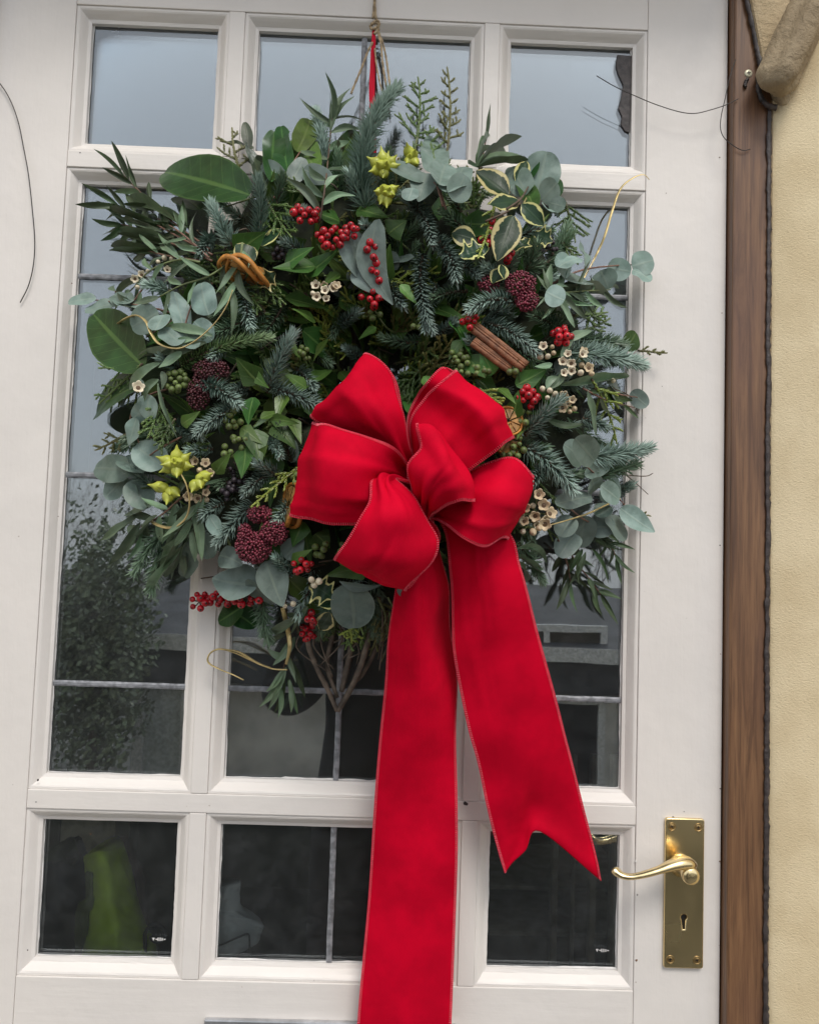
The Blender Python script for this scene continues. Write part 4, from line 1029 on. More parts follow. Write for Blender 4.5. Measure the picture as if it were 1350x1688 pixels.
dollar([(280, 640), (240, 655), (215, 690), (230, 730)], [(240, 640, 183, 655, 36, 5, 'ovate'), (226, 690, 212, 735, 32, 20, 'ovate'), (250, 665, 215, 690, 30, -30), (245, 650, 240, 690, 44, 30)], .010)
dollar([(300, 720), (255, 745), (215, 780)], [(270, 770, 225, 735, 50, 10), (215, 775, 160, 772, 48, -15), (210, 785, 172, 820, 44, 10), (220, 790, 245, 840, 46, -10), (235, 780, 200, 755, 40, 30), (225, 800, 215, 835, 34, 0)], .004)
dollar([(330, 820), (325, 860), (318, 900)], [(330, 880, 345, 922, 34, 10), (318, 890, 308, 945, 36, -5), (345, 850, 365, 880, 26, 30), (300, 880, 290, 900, 20, 0)], .012)
dollar([(930, 740), (965, 768), (1000, 800), (1040, 845)], [(965, 785, 1010, 757, 26, 20, 'ovate'), (960, 760, 935, 735, 40, 0), (975, 790, 985, 820, 36, 30), (1000, 830, 1012, 786, 34, -5, 'ovate'), (1022, 838, 1075, 878, 36, 10, 'ovate'), (1000, 830, 985, 850, 30, 20), (980, 760, 945, 725, 42, -20), (990, 800, 1020, 825, 34, 10)], .018)
dollar([(925, 825), (960, 855), (990, 868)], [(965, 850, 955, 902, 46, 0), (970, 868, 1010, 868, 38, 5, 'round'), (975, 818, 915, 832, 30, 10), (940, 850, 920, 880, 36, 20), (1000, 850, 1030, 890, 40, -30), (950, 880, 925, 905, 40, 20)], .014, 'round_grey')
dollar([(980, 640), (1020, 650), (1050, 655)], [(1040, 645, 1068, 668, 30, 20), (1000, 630, 1045, 640, 24, 10), (1010, 655, 1030, 670, 30, 0)], .004, 'round_grey')
dollar([(450, 330), (470, 290), (495, 250)], [(470, 300, 430, 270, 30), (500, 280, 545, 300, 34), (480, 300, 500, 260, 30)], .0, 'round_grey')

# ---------------------------------------------------------------- willow eucalyptus sprigs with long leaves
def WE(pts, n, l, w, off=.008, mat='narrow', **kw):
    return eucalyptus([X(x, y, off) for x, y in pts], n, l * PX, w * PX, 'narrow', mat, **kw)
WE([(345, 410), (290, 370), (235, 320), (205, 290)], 11, 62, 9, .008, 'narrow_dark', spread=26)
WE([(350, 420), (285, 385), (225, 352), (195, 338)], 12, 60, 9, .010, 'narrow_dark', spread=24)
WE([(350, 430), (280, 400), (220, 375), (200, 370)], 12, 56, 9, .008, 'narrow_dark', spread=28, droop=.1)
WE([(345, 425), (300, 385), (260, 360)], 8, 55, 9, .016, 'narrow', spread=30)
WE([(330, 430), (270, 420), (215, 405)], 7, 60, 11, .010, 'narrow', spread=24)
WE([(330, 432), (295, 428), (250, 445), (215, 480)], 6, 52, 10, .016, 'narrow', stem='green_stem', spread=40)
WE([(390, 425), (345, 455), (300, 470), (262, 490)], 6, 56, 10, .018, 'narrow', stem='green_stem', spread=45)
WE([(400, 400), (395, 440), (385, 480)], 5, 55, 10, .022, 'narrow', stem='green_stem', spread=35, droop=.3)
WE([(240, 470), (215, 500), (190, 480)], 4, 50, 10, .0, 'narrow', spread=40)
WE([(527, 365), (537, 300), (545, 220), (548, 195)], 15, 66, 12, .014, 'narrow', stem='twig', spread=52, start=.08)
leaf('narrow', 'narrow', X(545, 215, .012), X(580, 132, .02), 15 * PX, roll=10); leaf('narrow', 'narrow_dark', X(544, 220, .012), X(546, 148, .014), 10 * PX, roll=30)
WE([(790, 285), (795, 260), (800, 235)], 3, 55, 8, .004, 'narrow', spread=20)
for tx, ty, w in ((797, 184, 9), (803, 212, 8), (838, 216, 10), (860, 206, 7), (884, 231, 11), (876, 257, 7), (815, 245, 9)):
    leaf('narrow', 'narrow_dark' if w < 9 else 'narrow', X(786, 276, .008), X(tx, ty, .012), w * .72 * PX, roll=random.uniform(-40, 40))
WE([(890, 500), (920, 485), (960, 480), (1005, 478)], 9, 58, 9, .014, 'narrow', stem='green_stem', spread=40)
for tx, ty in ((882, 512), (896, 524), (905, 520), (947, 540), (976, 513), (968, 528), (1002, 492), (1018, 476), (1010, 500), (940, 470), (900, 440), (890, 450)):
    leaf('narrow', 'narrow', X(910 + random.uniform(-4, 4), 481 + random.uniform(-4, 4), .018), X(tx, ty, .026), random.uniform(8, 11) * PX, roll=random.uniform(-30, 30))
for bx, by, tx, ty, w in ((295, 590, 200, 577, 15), (265, 600, 196, 627, 17), (300, 580, 262, 606, 16), (268, 612, 262, 640, 12), (262, 625, 235, 660, 12), (290, 575, 320, 560, 12), (350, 555, 275, 520, 14), (340, 565, 250, 575, 14)):
    leaf('narrow', 'narrow', X(bx, by, .018), X(tx, ty, .024), w * PX, roll=random.uniform(-25, 25))
leaf('strap', 'narrow', X(262, 632, .018), X(288, 720, .024), 8 * PX, roll=20)
for bx, by, tx, ty, w in ((232, 848, 160, 888, 16), (232, 862, 170, 932, 15), (240, 870, 208, 925, 12), (300, 862, 228, 975, 17), (320, 852, 232, 912, 15), (312, 870, 246, 972, 15), (312, 890, 262, 930, 14), (315, 830, 256, 886, 16), (300, 905, 228, 978, 13), (280, 900, 240, 955, 14), (330, 860, 285, 925, 14), (260, 850, 205, 880, 15), (250, 830, 210, 850, 14)):
    leaf('narrow', 'narrow', X(bx, by, .012), X(tx, ty, .012), w * PX, roll=random.uniform(-30, 30))
WE([(345, 800), (325, 840), (310, 880), (290, 920)], 9, 62, 14, .010, 'narrow', spread=30, droop=.1)
WE([(300, 820), (265, 850), (230, 870)], 6, 60, 13, .008, 'narrow', spread=35)
WE([(470, 985), (474, 1040), (470, 1090), (462, 1130)], 5, 50, 11, .006, 'narrow', stem='twig', spread=38, droop=.2)
for bx, by, tx, ty, w in ((498, 1016, 424, 1044, 12), (508, 1000, 482, 1046, 13), (486, 1050, 450, 1096, 14), (472, 1100, 424, 1170, 13), (478, 1120, 478, 1176, 9), (462, 1120, 440, 1172, 9), (474, 1080, 440, 1070, 12)):
    leaf('narrow', 'narrow', X(bx, by, .008), X(tx, ty, .012), w * PX, roll=random.uniform(-25, 25))
for bx, by, tx, ty in ((470, 1125, 452, 1180), (475, 1120, 492, 1178), (480, 1090, 505, 1150)): leaf('narrow', 'narrow_dark', X(bx, by, -.004), X(tx, ty, -.002), 8 * PX)
for bx, by, tx, ty, w, mt in ((850, 925, 884, 970, 11, 'narrow'), (845, 912, 926, 946, 10, 'narrow'), (850, 905, 928, 912, 9, 'narrow'), (960, 905, 938, 945, 9, 'narrow_dark'), (965, 910, 935, 965, 9, 'narrow'), (955, 915, 958, 965, 9, 'narrow_dark'), (975, 905, 1012, 960, 8, 'narrow_dark'), (980, 890, 1010, 905, 8, 'narrow_dark')):
    leaf('narrow', mt, X(bx, by, .012), X(tx, ty, .012), w * PX, roll=random.uniform(-25, 25))
WE([(930, 890), (948, 925), (972, 955), (990, 980)], 10, 48, 9, -.006, 'narrow_dark', spread=28)
WE([(920, 890), (935, 930), (940, 960)], 7, 55, 9, -.004, 'narrow_dark', spread=35)
WE([(990, 870), (1005, 895), (1015, 920)], 6, 40, 8, -.006, 'narrow_dark', spread=35)
for bx, by, tx, ty, w in ((1035, 622, 925, 625, 12), (968, 645, 982, 718, 9), (930, 610, 905, 640, 11), (935, 560, 975, 545, 14), (925, 590, 945, 560, 10), (910, 600, 880, 605, 10), (900, 640, 925, 620, 12)):
    leaf('narrow', 'narrow', X(bx, by, .018), X(tx, ty, .022), w * PX, roll=random.uniform(-25, 25))
WE([(960, 640), (1000, 660), (1045, 672)], 5, 45, 9, .0, 'narrow_dark', spread=30)
for pts in ([(1000, 760), (1040, 790), (1068, 815)], [(1010, 640), (1040, 655), (1052, 682)], [(1000, 780), (1060, 785), (1076, 780)]):
    twig([X(x, y, .0) for x, y in pts], .0007, .0004, 'thin_twig', 'twig', 5)
for x0, y0 in ((640, 985), (650, 990), (630, 1000), (642, 1010), (655, 1000), (622, 985)):
    twig([X(x0, y0, .0), X(x0 + random.uniform(-6, 14), y0 + 35, .0), X(x0 + random.uniform(-25, 5), y0 + random.uniform(60, 90), .0)], .0010, .0006, 'thin_twig', random.choice(['green_stem', 'vine']), 5)

for bx, by, tx, ty in ((330, 400, 168, 326), (330, 402, 172, 342), (335, 405, 182, 352), (330, 410, 190, 372), (335, 415, 200, 388), (340, 420, 212, 398), (345, 405, 205, 305), (350, 400, 230, 318), (345, 395, 248, 330), (330, 418, 176, 412), (325, 425, 172, 395), (310, 440, 176, 478), (300, 425, 230, 415)):
    L_ = .55; a_ = X(bx, by, .012); b__ = X(tx, ty, .006); leaf('narrow', random.choice(['narrow_dark', 'narrow_dark', 'narrow']), a_.lerp(b__, random.uniform(.25, .5)), b__, random.uniform(7, 10) * PX, roll=random.uniform(-40, 40))
# ---------------------------------------------------------------- berries, flowers, pods
RB = .0037
for px, py, n, sx, sy, off in ((500, 354, 10, 24, 15, .016), (547, 392, 14, 26, 17, .022), (580, 381, 6, 10, 13, .018), (612, 414, 5, 9, 18, .016), (622, 448, 6, 10, 16, .018), (612, 488, 10, 18, 19, .020), (774, 529, 6, 13, 14, .018), (927, 553, 9, 16, 13, .022),
 (870, 655, 9, 15, 16, .020), (814, 372, 4, 10, 10, .014), (800, 398, 3, 10, 6, .010), (840, 424, 3, 8, 8, .014), (498, 931, 7, 16, 13, .018), (508, 1042, 8, 11, 14, .014), (514, 1018, 4, 8, 9, .012), (330, 991, 8, 15, 15, .012), (402, 981, 10, 19, 17, .014), (355, 987, 6, 14, 12, .010), (376, 988, 5, 14, 8, .012), (520, 350, 3, 8, 8, .014), (430, 985, 3, 6, 8, .008), (440, 968, 3, 8, 8, .004)):
    berries('berry_cluster', px, py, n, sx, sy, RB, 'berry', 'twig', off, 'red_berry')
for px, py, n, sx, sy in ((290, 628, 17, 20, 17), (770, 602, 16, 24, 18), (796, 612, 8, 14, 10), (852, 612, 7, 16, 8), (382, 692, 8, 15, 15), (395, 728, 6, 12, 12), (500, 583, 7, 12, 12), (612, 518, 4, 16, 12), (375, 745, 4, 10, 10), (855, 738, 6, 12, 22), (838, 752, 4, 12, 8), (690, 535, 4, 10, 8), (865, 690, 5, 10, 14), (755, 585, 5, 12, 10), (530, 905, 6, 14, 12), (570, 905, 5, 14, 10), (490, 790, 6, 10, 10)):
    berries('ivy_berry_cluster', px, py, n, sx, sy, .0031, 'ivyberry', 'green_stem', .014, 'ivy_berry', .008)
for px, py, n in ((465, 416, 11), (392, 795, 9), (378, 812, 6), (372, 770, 5), (905, 410, 5)):
    berries('black_berry_cluster', px, py, n, 15, 13, .0029, 'blackberry', 'twig', .004, 'black_berry', .008)

def skimmia(px, py, sx, sy, n, mat, off=.016):
    c = X(px, py, off - .014); bm = bmesh.new(); m = MB(); got = []
    for i in range(int(n * 2.4)):
        a, q = random.uniform(0, 6.283), math.sqrt(random.random())
        p0 = X(px, py, off); p = P(px + math.cos(a) * q * sx, py + math.sin(a) * q * sy, -p0.y + .012 * (math.sqrt(max(0, 1 - q * q)) - .6) + random.uniform(-.004, .003))
        if any((p - s).length < .0021 for s in got): continue
        got.append(p); r = random.uniform(.0010, .0016)
        bmesh.ops.create_icosphere(bm, subdivisions=1, radius=r, matrix=Matrix.Translation(p - c))
        if i % 6 == 0: m.tube([c, p], .0006, 4)
    head = m.build('skimmia_head', M['red_stem'], wreath, smooth=True, org=c)
    me = bpy.data.meshes.new('buds'); bm.to_mesh(me); bm.free(); me.materials.append(M[mat]); me.polygons.foreach_set('use_smooth', [True] * len(me.polygons))
    tag(link('buds', me, head, Matrix.Translation(c)), kind='stuff')
for a in ((348, 610, 34, 22, 300, 'skimmia_dark', .014), (328, 648, 22, 34, 260, 'skimmia_dark', .012), (858, 470, 30, 26, 330, 'skimmia', .018), (868, 495, 22, 22, 240, 'skimmia', .018), (805, 468, 20, 18, 150, 'skimmia', .010), (418, 902, 34, 30, 400, 'skimmia', .020), (452, 878, 26, 24, 260, 'skimmia', .018), (428, 848, 24, 16, 190, 'skimmia', .014), (404, 880, 14, 20, 110, 'skimmia', .016)): skimmia(a[0], a[1], a[2] * .88, a[3] * .88, *a[4:])

POD = lathe_mesh('seed_pod', [(.0, .0), (.0030, .0010), (.0050, .0036), (.0056, .0066), (.0049, .0094), (.0030, .0114), (.0016, .0134), (.0007, .0164), (0, .0178)], 12, [M['pod']])
def pods(px, py, dirs, off=.022):
    c = X(px, py, off); m = MB()
    m.tube([X(px + random.uniform(-8, 8), py + 25, off - .025), X(px, py, off - .010), c], .0013, 5)
    cl = m.build('seed_pod_cluster', M['green_stem'], wreath, smooth=True, org=c)
    for dx, dy, s in [(x * .80, y * .80, q) for x, y, q in dirs] + [(random.uniform(-9, 9), random.uniform(-9, 9), .85) for _ in range(max(1, len(dirs) // 3))]:
        L = math.hypot(dx, dy) * PX; f = math.sqrt(max(.0, (.018 * s) ** 2 - min(L, .0175 * s) ** 2))
        tip = P(px + dx, py + dy, -c.y + f * .8 + .002); d = (tip - c).normalized()
        base = c + d * .0025
        q = d.to_track_quat('Z', 'Y').to_matrix().to_4x4()
        link('seed_pod', POD, cl, Matrix.Translation(base) @ q @ Matrix.Rotation(random.uniform(0, 6), 4, 'Z') @ Matrix.Scale(s * random.uniform(.86, 1.04), 4))
pods(634, 278, [(-30, -20, 1), (-32, 6, 1), (-6, -36, 1), (8, -34, .9), (22, -24, 1), (30, -8, .95), (-4, 22, 1), (4, -12, .9), (-14, -12, 1)])
pods(677, 264, [(-6, -26, 1), (8, -18, .95), (16, 8, 1), (-10, 6, .9)], .018)
pods(636, 318, [(-24, -4, .95), (-14, 26, 1), (2, 32, 1), (20, 4, .95), (8, -10, .9), (22, -12, .8), (-6, -12, .9)], .020)
pods(292, 766, [(-36, -14, 1), (0, -32, 1), (26, -22, .95), (34, 4, 1), (-32, 14, 1.05), (0, 24, 1), (-10, -4, .9), (10, -6, 1), (-24, 0, .9)], .020)
pods(326, 790, [(30, -12, 1.05), (-12, 26, 1.1), (8, 18, 1), (22, 4, .9)], .016)
pods(280, 806, [(-40, -8, 1.05), (-6, 30, 1.1), (20, 14, 1), (-20, -4, .9)], .016)

def wax_mesh(mat):
    """a small cup with five petal lobes round a brown eye"""
    prof_ = [(.0, -.0040), (.0017, -.0030), (.0026, -.0006), (.0030, .0016), (.0040, .0034), (.0047, .0040), (.0040, .0038), (.0028, .0026), (.0019, .0020), (.0010, .0022), (0, .0026)]
    n = 20; m = MB(); vs = []
    for k, (r, h) in enumerate(prof_):
        lob = {3: .06, 4: .16, 5: .26, 6: .22, 7: .08}.get(k, 0)
        for q in range(n):
            a = 2 * math.pi * q / n; f = 1 + lob * (abs(math.cos(2.5 * a)) - .6)
            vs.append((math.cos(a) * r * f, math.sin(a) * r * f, h + (.0009 * abs(math.cos(2.5 * a)) if k in (4, 5, 6) else 0)))
    m.add(vs, [(i * n + k, i * n + (k + 1) % n, (i + 1) * n + (k + 1) % n, (i + 1) * n + k) for i in range(len(prof_) - 1) for k in range(n)])
    me = m.mesh('waxflower', M[mat], smooth=True); me.materials.append(M['wax_eye'])
    for i, p in enumerate(me.polygons): p.material_index = 1 if i // n >= 8 else 0
    return me
WAX = {k: wax_mesh(k) for k in ('wax', 'wax_tan')}
BUD = {k: lathe_mesh('flower_bud', [(0, -.004), (.0022, -.002), (.0031, .001), (.0024, .0035), (0, .0048)], 9, [M[k]]) for k in ('wax', 'wax_tan')}
def wax(px, py, spots, mat='wax', off=.020, s0=1.0):
    c = X(px, py, off - .02); m = MB(); P0 = X(px, py, off); li = []
    for dx, dy, *k in spots:
        p = P(px + dx, py + dy, -P0.y + random.uniform(-.004, .004)); m.tube([c, c.lerp(p, .6), p + Vector((0, .003, 0))], .0006, 4); li.append((p, k[0] if k else 'f'))
    cl = m.build('waxflower_cluster', M['green_stem'], wreath, smooth=True, org=c)
    for p, k in li:
        d = ((p - c).normalized() * .5 + Vector((random.uniform(-.45, .45), -1, random.uniform(-.35, .5)))).normalized()
        q = d.to_track_quat('Z', 'Y').to_matrix().to_4x4()
        link('waxflower' if k == 'f' else 'flower_bud', (WAX if k == 'f' else BUD)[mat], cl, Matrix.Translation(p) @ q @ Matrix.Rotation(random.uniform(0, 6), 4, 'Z') @ Matrix.Scale(s0 * random.uniform(.72, .98), 4))
wax(530, 482, [(-8, -10), (6, -2), (-8, 8), (8, 12), (18, -6), (-14, 2, 'b')], 'wax', .018)
wax(536, 486, [(0, -14), (18, -12)], 'wax_tan', .016)
wax(272, 432, [(-10, 0, 'b'), (0, -6, 'b'), (12, -4, 'b'), (4, 14), (18, 4, 'b')], 'wax', .012, .9)
wax(232, 458, [(-8, 2), (2, -4), (8, 8, 'b'), (-4, 16, 'b'), (12, -10, 'b')], 'wax', .010, .9)
wax(228, 641, [(0, 0)], 'wax', .026, 1.25)
wax(330, 775, [(-6, -14), (10, -10), (16, 6), (0, 0, 'b')], 'wax_tan', .010); wax(325, 812, [(-14, 6), (2, 10), (14, 0), (-2, -6, 'b'), (16, 12, 'b')], 'wax_tan', .010)
wax(896, 576, [(0, -4), (-6, 12, 'b'), (6, 12, 'b')], 'wax', .022, 1.2); wax(902, 570, [(8, 2, 'b'), (10, 12, 'b')], 'wax_tan', .02)
wax(944, 601, [(-8, -16), (-17, -4), (-3, -2), (-16, 14), (-2, 11), (12, 14, 'b'), (14, -16)], 'wax', .026, 1.05); wax(960, 600, [(0, -18), (10, 8), (-2, 2, 'b'), (14, 16, 'b')], 'wax_tan', .022, 1.1)
wax(934, 664, [(-4, -12), (8, -4), (-8, 8), (4, 14, 'b'), (12, 10, 'b'), (0, 2)], 'wax_tan', .022); wax(902, 648, [(-8, -6, 'b'), (4, -4, 'b'), (0, 8, 'b'), (12, 2, 'b')], 'wax', .018)
wax(880, 846, [(6, -30), (16, -12), (-14, -8), (2, 4), (-16, 14), (-36, 20), (18, 18), (8, 24, 'b'), (-2, 30, 'b'), (24, 2), (-26, 4)], 'wax_tan', .020, 1.3); wax(884, 850, [(-6, -16, 'b'), (12, 6), (0, 16), (-22, 26, 'b')], 'wax', .018, 1.1)
wax(518, 958, [(-4, -2, 'b'), (8, 0, 'b'), (0, 6, 'b')], 'wax', .018, 1.2); wax(480, 995, [(-10, 4, 'b'), (4, 0, 'b')], 'wax', .012); wax(1010, 628, [(0, 0, 'b')], 'round' if False else 'wax', .008)

for bx, by, tx, ty, sd, mt in ((560, 985, 548, 1052, .4, 'cypress'), (600, 990, 604, 1064, .35, 'cypress'), (625, 985, 640, 1050, .35, 'cypress_olive'), (585, 1000, 570, 1070, .3, 'cypress')): cypress(X(bx, by, -.004), X(tx, ty, .004), sd, mt, 8)
fir(X(545, 985, -.004), X(528, 1050, .0), (0, 0, 0), 22 * PX, 3000, 'fir_dark', .0019); fir(X(610, 990, -.004), X(622, 1052, .0), (0, 0, 0), 22 * PX, 3000, 'fir_dark', .0019)
# ---------------------------------------------------------------- cinnamon, orange slices, gold curls
def quill(a, b, r):
    a, b = Vector(a), Vector(b); ax = (b - a).normalized(); u = ax.cross(Vector((0, -1, 0))).normalized(); w = Vector((0, -1, 0)); w = (w - ax * w.dot(ax)).normalized()
    sec = []
    for sgn in (-1, 1):
        arc = []
        for k in range(15):
            th = k / 14 * 6.9; rr = r * (.54 - .22 * k / 14)
            arc.append((sgn * (r * .55 - rr * math.cos(th) * .9 + .0) if False else sgn * (r * .50 + rr * math.cos(th + 1.9)), rr * math.sin(th + 1.9)))
        sec.append(arc)
    m = MB(); N = 12
    for arc in sec:
        for thick in (0,):
            vs = []
            for i in range(N + 1):
                p = a.lerp(b, i / N); s = 1 + random.uniform(-.03, .03)
                for x, y in arc: vs.append(p + u * x * s + w * y * s)
            n = len(arc); m.add(vs, [(i * n + k, i * n + k + 1, (i + 1) * n + k + 1, (i + 1) * n + k) for i in range(N) for k in range(n - 1)])
    o = m.build('cinnamon_stick', M['cinnamon'], wreath, smooth=True, org=a)
    s = o.modifiers.new('bark', 'SOLIDIFY'); s.thickness = .0012; return o
quill(X(782, 538, .016), X(866, 604, .020), .0060); quill(X(780, 562, .020), X(842, 608, .016), .0048)
def slice_(c, nrm, r, spin=0, warp=.12, part=6.283):
    nrm = Vector(nrm).normalized(); u = nrm.orthogonal().normalized(); u = Matrix.Rotation(spin, 3, nrm) @ u; w = nrm.cross(u); c = Vector(c); n = 28
    def ringv(rr, h): return [c + (u * math.cos(part * k / n) + w * math.sin(part * k / n)) * rr * (1 + .02 * math.sin(5 * k)) + nrm * (h + warp * r * math.cos(2 * part * k / n)) for k in range(n + 1)]
    m = MB(); rs = [(r * .90, -.0018), (r, -.0022), (r * 1.03, 0), (r, .0022), (r * .90, .0018), (r * .88, 0), (r * .90, -.0018)]
    vs = [v for rr, h in rs for v in ringv(rr, h)]; N = n + 1
    m.add(vs, [(i * N + k, i * N + k + 1, (i + 1) * N + k + 1, (i + 1) * N + k) for i in range(len(rs) - 1) for k in range(n)])
    o = m.build('orange_slice', M['orange'], wreath, smooth=True, org=c)
    m = MB()
    for s in range(9):
        a0, a1 = part * (s + .07) / 9, part * (s + .93) / 9
        q = [c + nrm * (warp * r * .3)]
        pts = [(.14, (a0 + a1) / 2)] + [(.83, a0 + (a1 - a0) * t) for t in (0, .33, .66, 1)]
        for hh in (.0013, -.0013):
            m.add([c + (u * math.cos(a) + w * math.sin(a)) * rr * r + nrm * (hh + warp * r * rr * math.cos(2 * a) * .9) for rr, a in pts], [(0, 1, 2, 3, 4)])
    m.build('segments', M['orange_flesh'], o); return o
slice_(X(402, 444, .014), (.30, -.25, .92), .024, .4, .25); slice_(X(410, 452, .020), (-.35, -.22, -.9), .022, 1.2, .2)
slice_(X(478, 832, .012), (-.90, -.36, .12), .021, 0, .08); slice_(X(486, 836, .008), (-.84, -.45, .1), .020, 1, .1)
slice_(X(838, 694, .016), (.30, -.9, .25), .0145, 0, .1); slice_(X(838, 724, .008), (.55, -.8, -.2), .016, 1, .1)
def gold(pts, off, wd=.0024):
    path = curve_path([X(x, y, off + (o[0] if o else 0)) for x, y, *o in pts], 7)
    m = MB(); m.tube(path, [wd * (.55 + .45 * math.sin(math.pi * min(1, .15 + i / len(path)))) for i in range(len(path))], 8, flat=.45)
    m.build('gold_curl', M['gold'], wreath, smooth=True, org=path[0])
gold([(193, 535), (208, 525), (226, 520), (241, 530), (250, 550), (262, 566), (284, 574), (304, 572), (330, 556), (356, 531), (374, 504), (384, 478)], .028, .0019)
gold([(296, 776), (308, 800), (313, 830), (306, 855), (286, 869), (262, 866), (238, 850), (218, 828), (206, 806)], .026, .0019)
gold([(466, 1003), (474, 1035), (478, 1065), (472, 1095)], .016, .0026); gold([(474, 1104), (448, 1102), (418, 1090), (388, 1076), (362, 1070), (346, 1078), (344, 1092), (362, 1103), (384, 1112), (402, 1121)], .014, .0021); gold([(446, 1101), (425, 1093), (395, 1075), (370, 1070)], .016, .0026)
gold([(1022, 822), (1000, 832), (970, 846), (940, 856), (905, 866)], .034, .0022)
gold([(962, 458), (980, 425), (996, 390), (1008, 350), (1022, 312), (1042, 294), (1060, 288), (1070, 296)], .012, .0014)

# ================================================================== BOW
bow = thing('ribbon_bow', 'red velvet ribbon bow with pink stitched edges tied on the wreath', 'bow', P(690, 800, .10))
NC = 5
def resample(row, n=NC):
    p = np.array(row, float)
    if len(p) == n: return p
    q = p * np.array([1, 1, 400.0]); s = np.concatenate([[0], np.cumsum(np.linalg.norm(np.diff(q[:, :2], axis=0), axis=1))])
    t = np.linspace(0, s[-1], n)
    if len(p) == 2: return np.stack([np.interp(t, s, p[:, k]) for k in range(3)], 1)
    fine = crom(p, 16); qs = np.concatenate([[0], np.cumsum(np.linalg.norm(np.diff(fine[:, :2], axis=0), axis=1))]); t = np.linspace(0, qs[-1], n)
    return np.stack([np.interp(t, qs, fine[:, k]) for k in range(3)], 1)
def surface(rows, kr=9, kc=7):
    g = np.array([resample(r) for r in rows])
    a = crom(g.reshape(len(g), -1), kr).reshape(-1, NC, 3)
    b = np.transpose(a, (1, 0, 2)); b = crom(b.reshape(NC, -1), kc).reshape(-1, a.shape[0], 3)
    return np.transpose(b, (1, 0, 2))
def ribbon(name, rows, seed, wrinkle=.0024, stitch=(True, True), front=None, label=None, pleat=False):
    g = surface(rows); R_, C_ = g.shape[:2]; r = random.Random(seed)
    W = np.array([[tuple(P(*g[i, j])) for j in range(C_)] for i in range(R_)])
    # soft undulations of the cloth
    du = np.gradient(W, axis=0); dv = np.gradient(W, axis=1); nr = np.cross(du, dv); nr /= np.linalg.norm(nr, axis=2)[:, :, None] + 1e-9
    I, J = np.meshgrid(np.linspace(0, 1, R_) * len(rows), np.linspace(0, 1, C_), indexing='ij'); h = 0
    for _ in range(5):
        a, b, c = r.uniform(.4, 2.0), r.uniform(1.5, 6), r.uniform(0, 6.3); h = h + np.sin(a * I * 2 + b * J + c) * r.uniform(.3, 1)
    U = I / max(1, len(rows))
    for _ in range(7):
        c0, sl, wd_, am = r.uniform(.12, .88), r.uniform(-.5, .5), r.uniform(.045, .10), r.uniform(.5, 1.5) * r.choice((-1, 1)); u0 = r.uniform(.1, .5)
        dx_ = np.abs(J - c0 - sl * (U - u0)) / wd_
        h = h + am * (np.exp(-dx_ ** 2) if r.random() < .4 else 1.3 * np.exp(-dx_ * 1.1)) * np.exp(-((U - u0) / .22) ** 2)
    if pleat: h = h + 1.6 * np.exp(-(U / .16) ** 2) * np.sin(J * 19 + r.uniform(0, 6)) + .9 * np.exp(-((U - .42) / .07) ** 2) * np.sin(J * r.uniform(5, 9) + r.uniform(0, 6))
    W = W + nr * (h * wrinkle * .62)[:, :, None]
    m = MB(); m.add(W.reshape(-1, 3), [(i * C_ + j, i * C_ + j + 1, (i + 1) * C_ + j + 1, (i + 1) * C_ + j) for i in range(R_ - 1) for j in range(C_ - 1)])
    o = m.build(name, M['velvet'], bow, smooth=True)
    bm = bmesh.new(); bm.from_mesh(o.data)
    s = o.modifiers.new('cloth', 'SOLIDIFY'); s.thickness = .0007; s.offset = 0
    bm.free()
    # hem: a folded edge roll and a row of overlock stitches along both selvedges
    m = MB(); m2 = MB()
    for e, on in ((0, stitch[0]), (C_ - 1, stitch[1])):
        if not on: continue
        n_ = R_ if front is None else int(R_ * front)
        path = [Vector(W[i, e]) for i in range(n_)]; inn = [Vector(W[i, 2 if e == 0 else C_ - 3]) for i in range(n_)]; nn = [Vector(nr[i, e]) for i in range(n_)]
        m2.tube(path, .00062, 6)
        acc = 0; last = 0
        for i in range(n_ - 1):
            a, b = path[i], path[i + 1]; L = (b - a).length
            while last <= acc + L:
                t = (last - acc) / L if L > 0 else 0; p = a.lerp(b, t); q = inn[i].lerp(inn[i + 1], t); d = (q - p).normalized()
                sl = (b - a).normalized() * .0006
                for sg in (1, -1):
                    off = nn[i] * (.00075 * sg)
                    m.tube([p - d * .0004 + off * .6, p + d * .0022 + off + sl], .00036, 4)
                last += .0019
            acc += L
    if m2.v:
        m2.build('hem', M['velvet_back'], o, smooth=True)
        tag(m.build('stitching', M['stitch'], o), kind='stuff')
    return o
def loop(rows, seed, gap=.045, shift=(0, 0), pinch=(690, 805), fold=.05, **kw):
    rows = [resample(r) for r in rows]
    last, prev = rows[-1], rows[-2]
    f = last + (last - prev) * fold; f[:, 2] = last[:, 2] - gap * .45
    back = []
    n = len(rows)
    for i in range(n - 1, -1, -1):
        t = i / (n - 1); b = rows[i].copy()
        b[:, 2] = np.maximum(.085, b[:, 2] - gap * (.35 + .65 * math.sin(math.pi * min(1, .15 + .7 * t))))
        b[:, 0] += shift[0] * t; b[:, 1] += shift[1] * t
        back.append(b)
    return ribbon('loop', rows + [f] + back, seed, pleat=True, **kw)
D0 = .0
# top left loop
loop([[(664, 790, .128), (674, 778, .132), (684, 768, .128)],
      [(628, 756, .140), (654, 742, .160), (672, 728, .146)],
      [(572, 722, .146), (622, 690, .176), (661, 672, .158)],
      [(532, 702, .146), (590, 652, .184), (648, 620, .156)],
      [(517, 690, .140), (540, 664, .160), (566, 633, .168), (585, 609, .164), (606, 588, .150)]], 1, gap=.05, fold=.03)
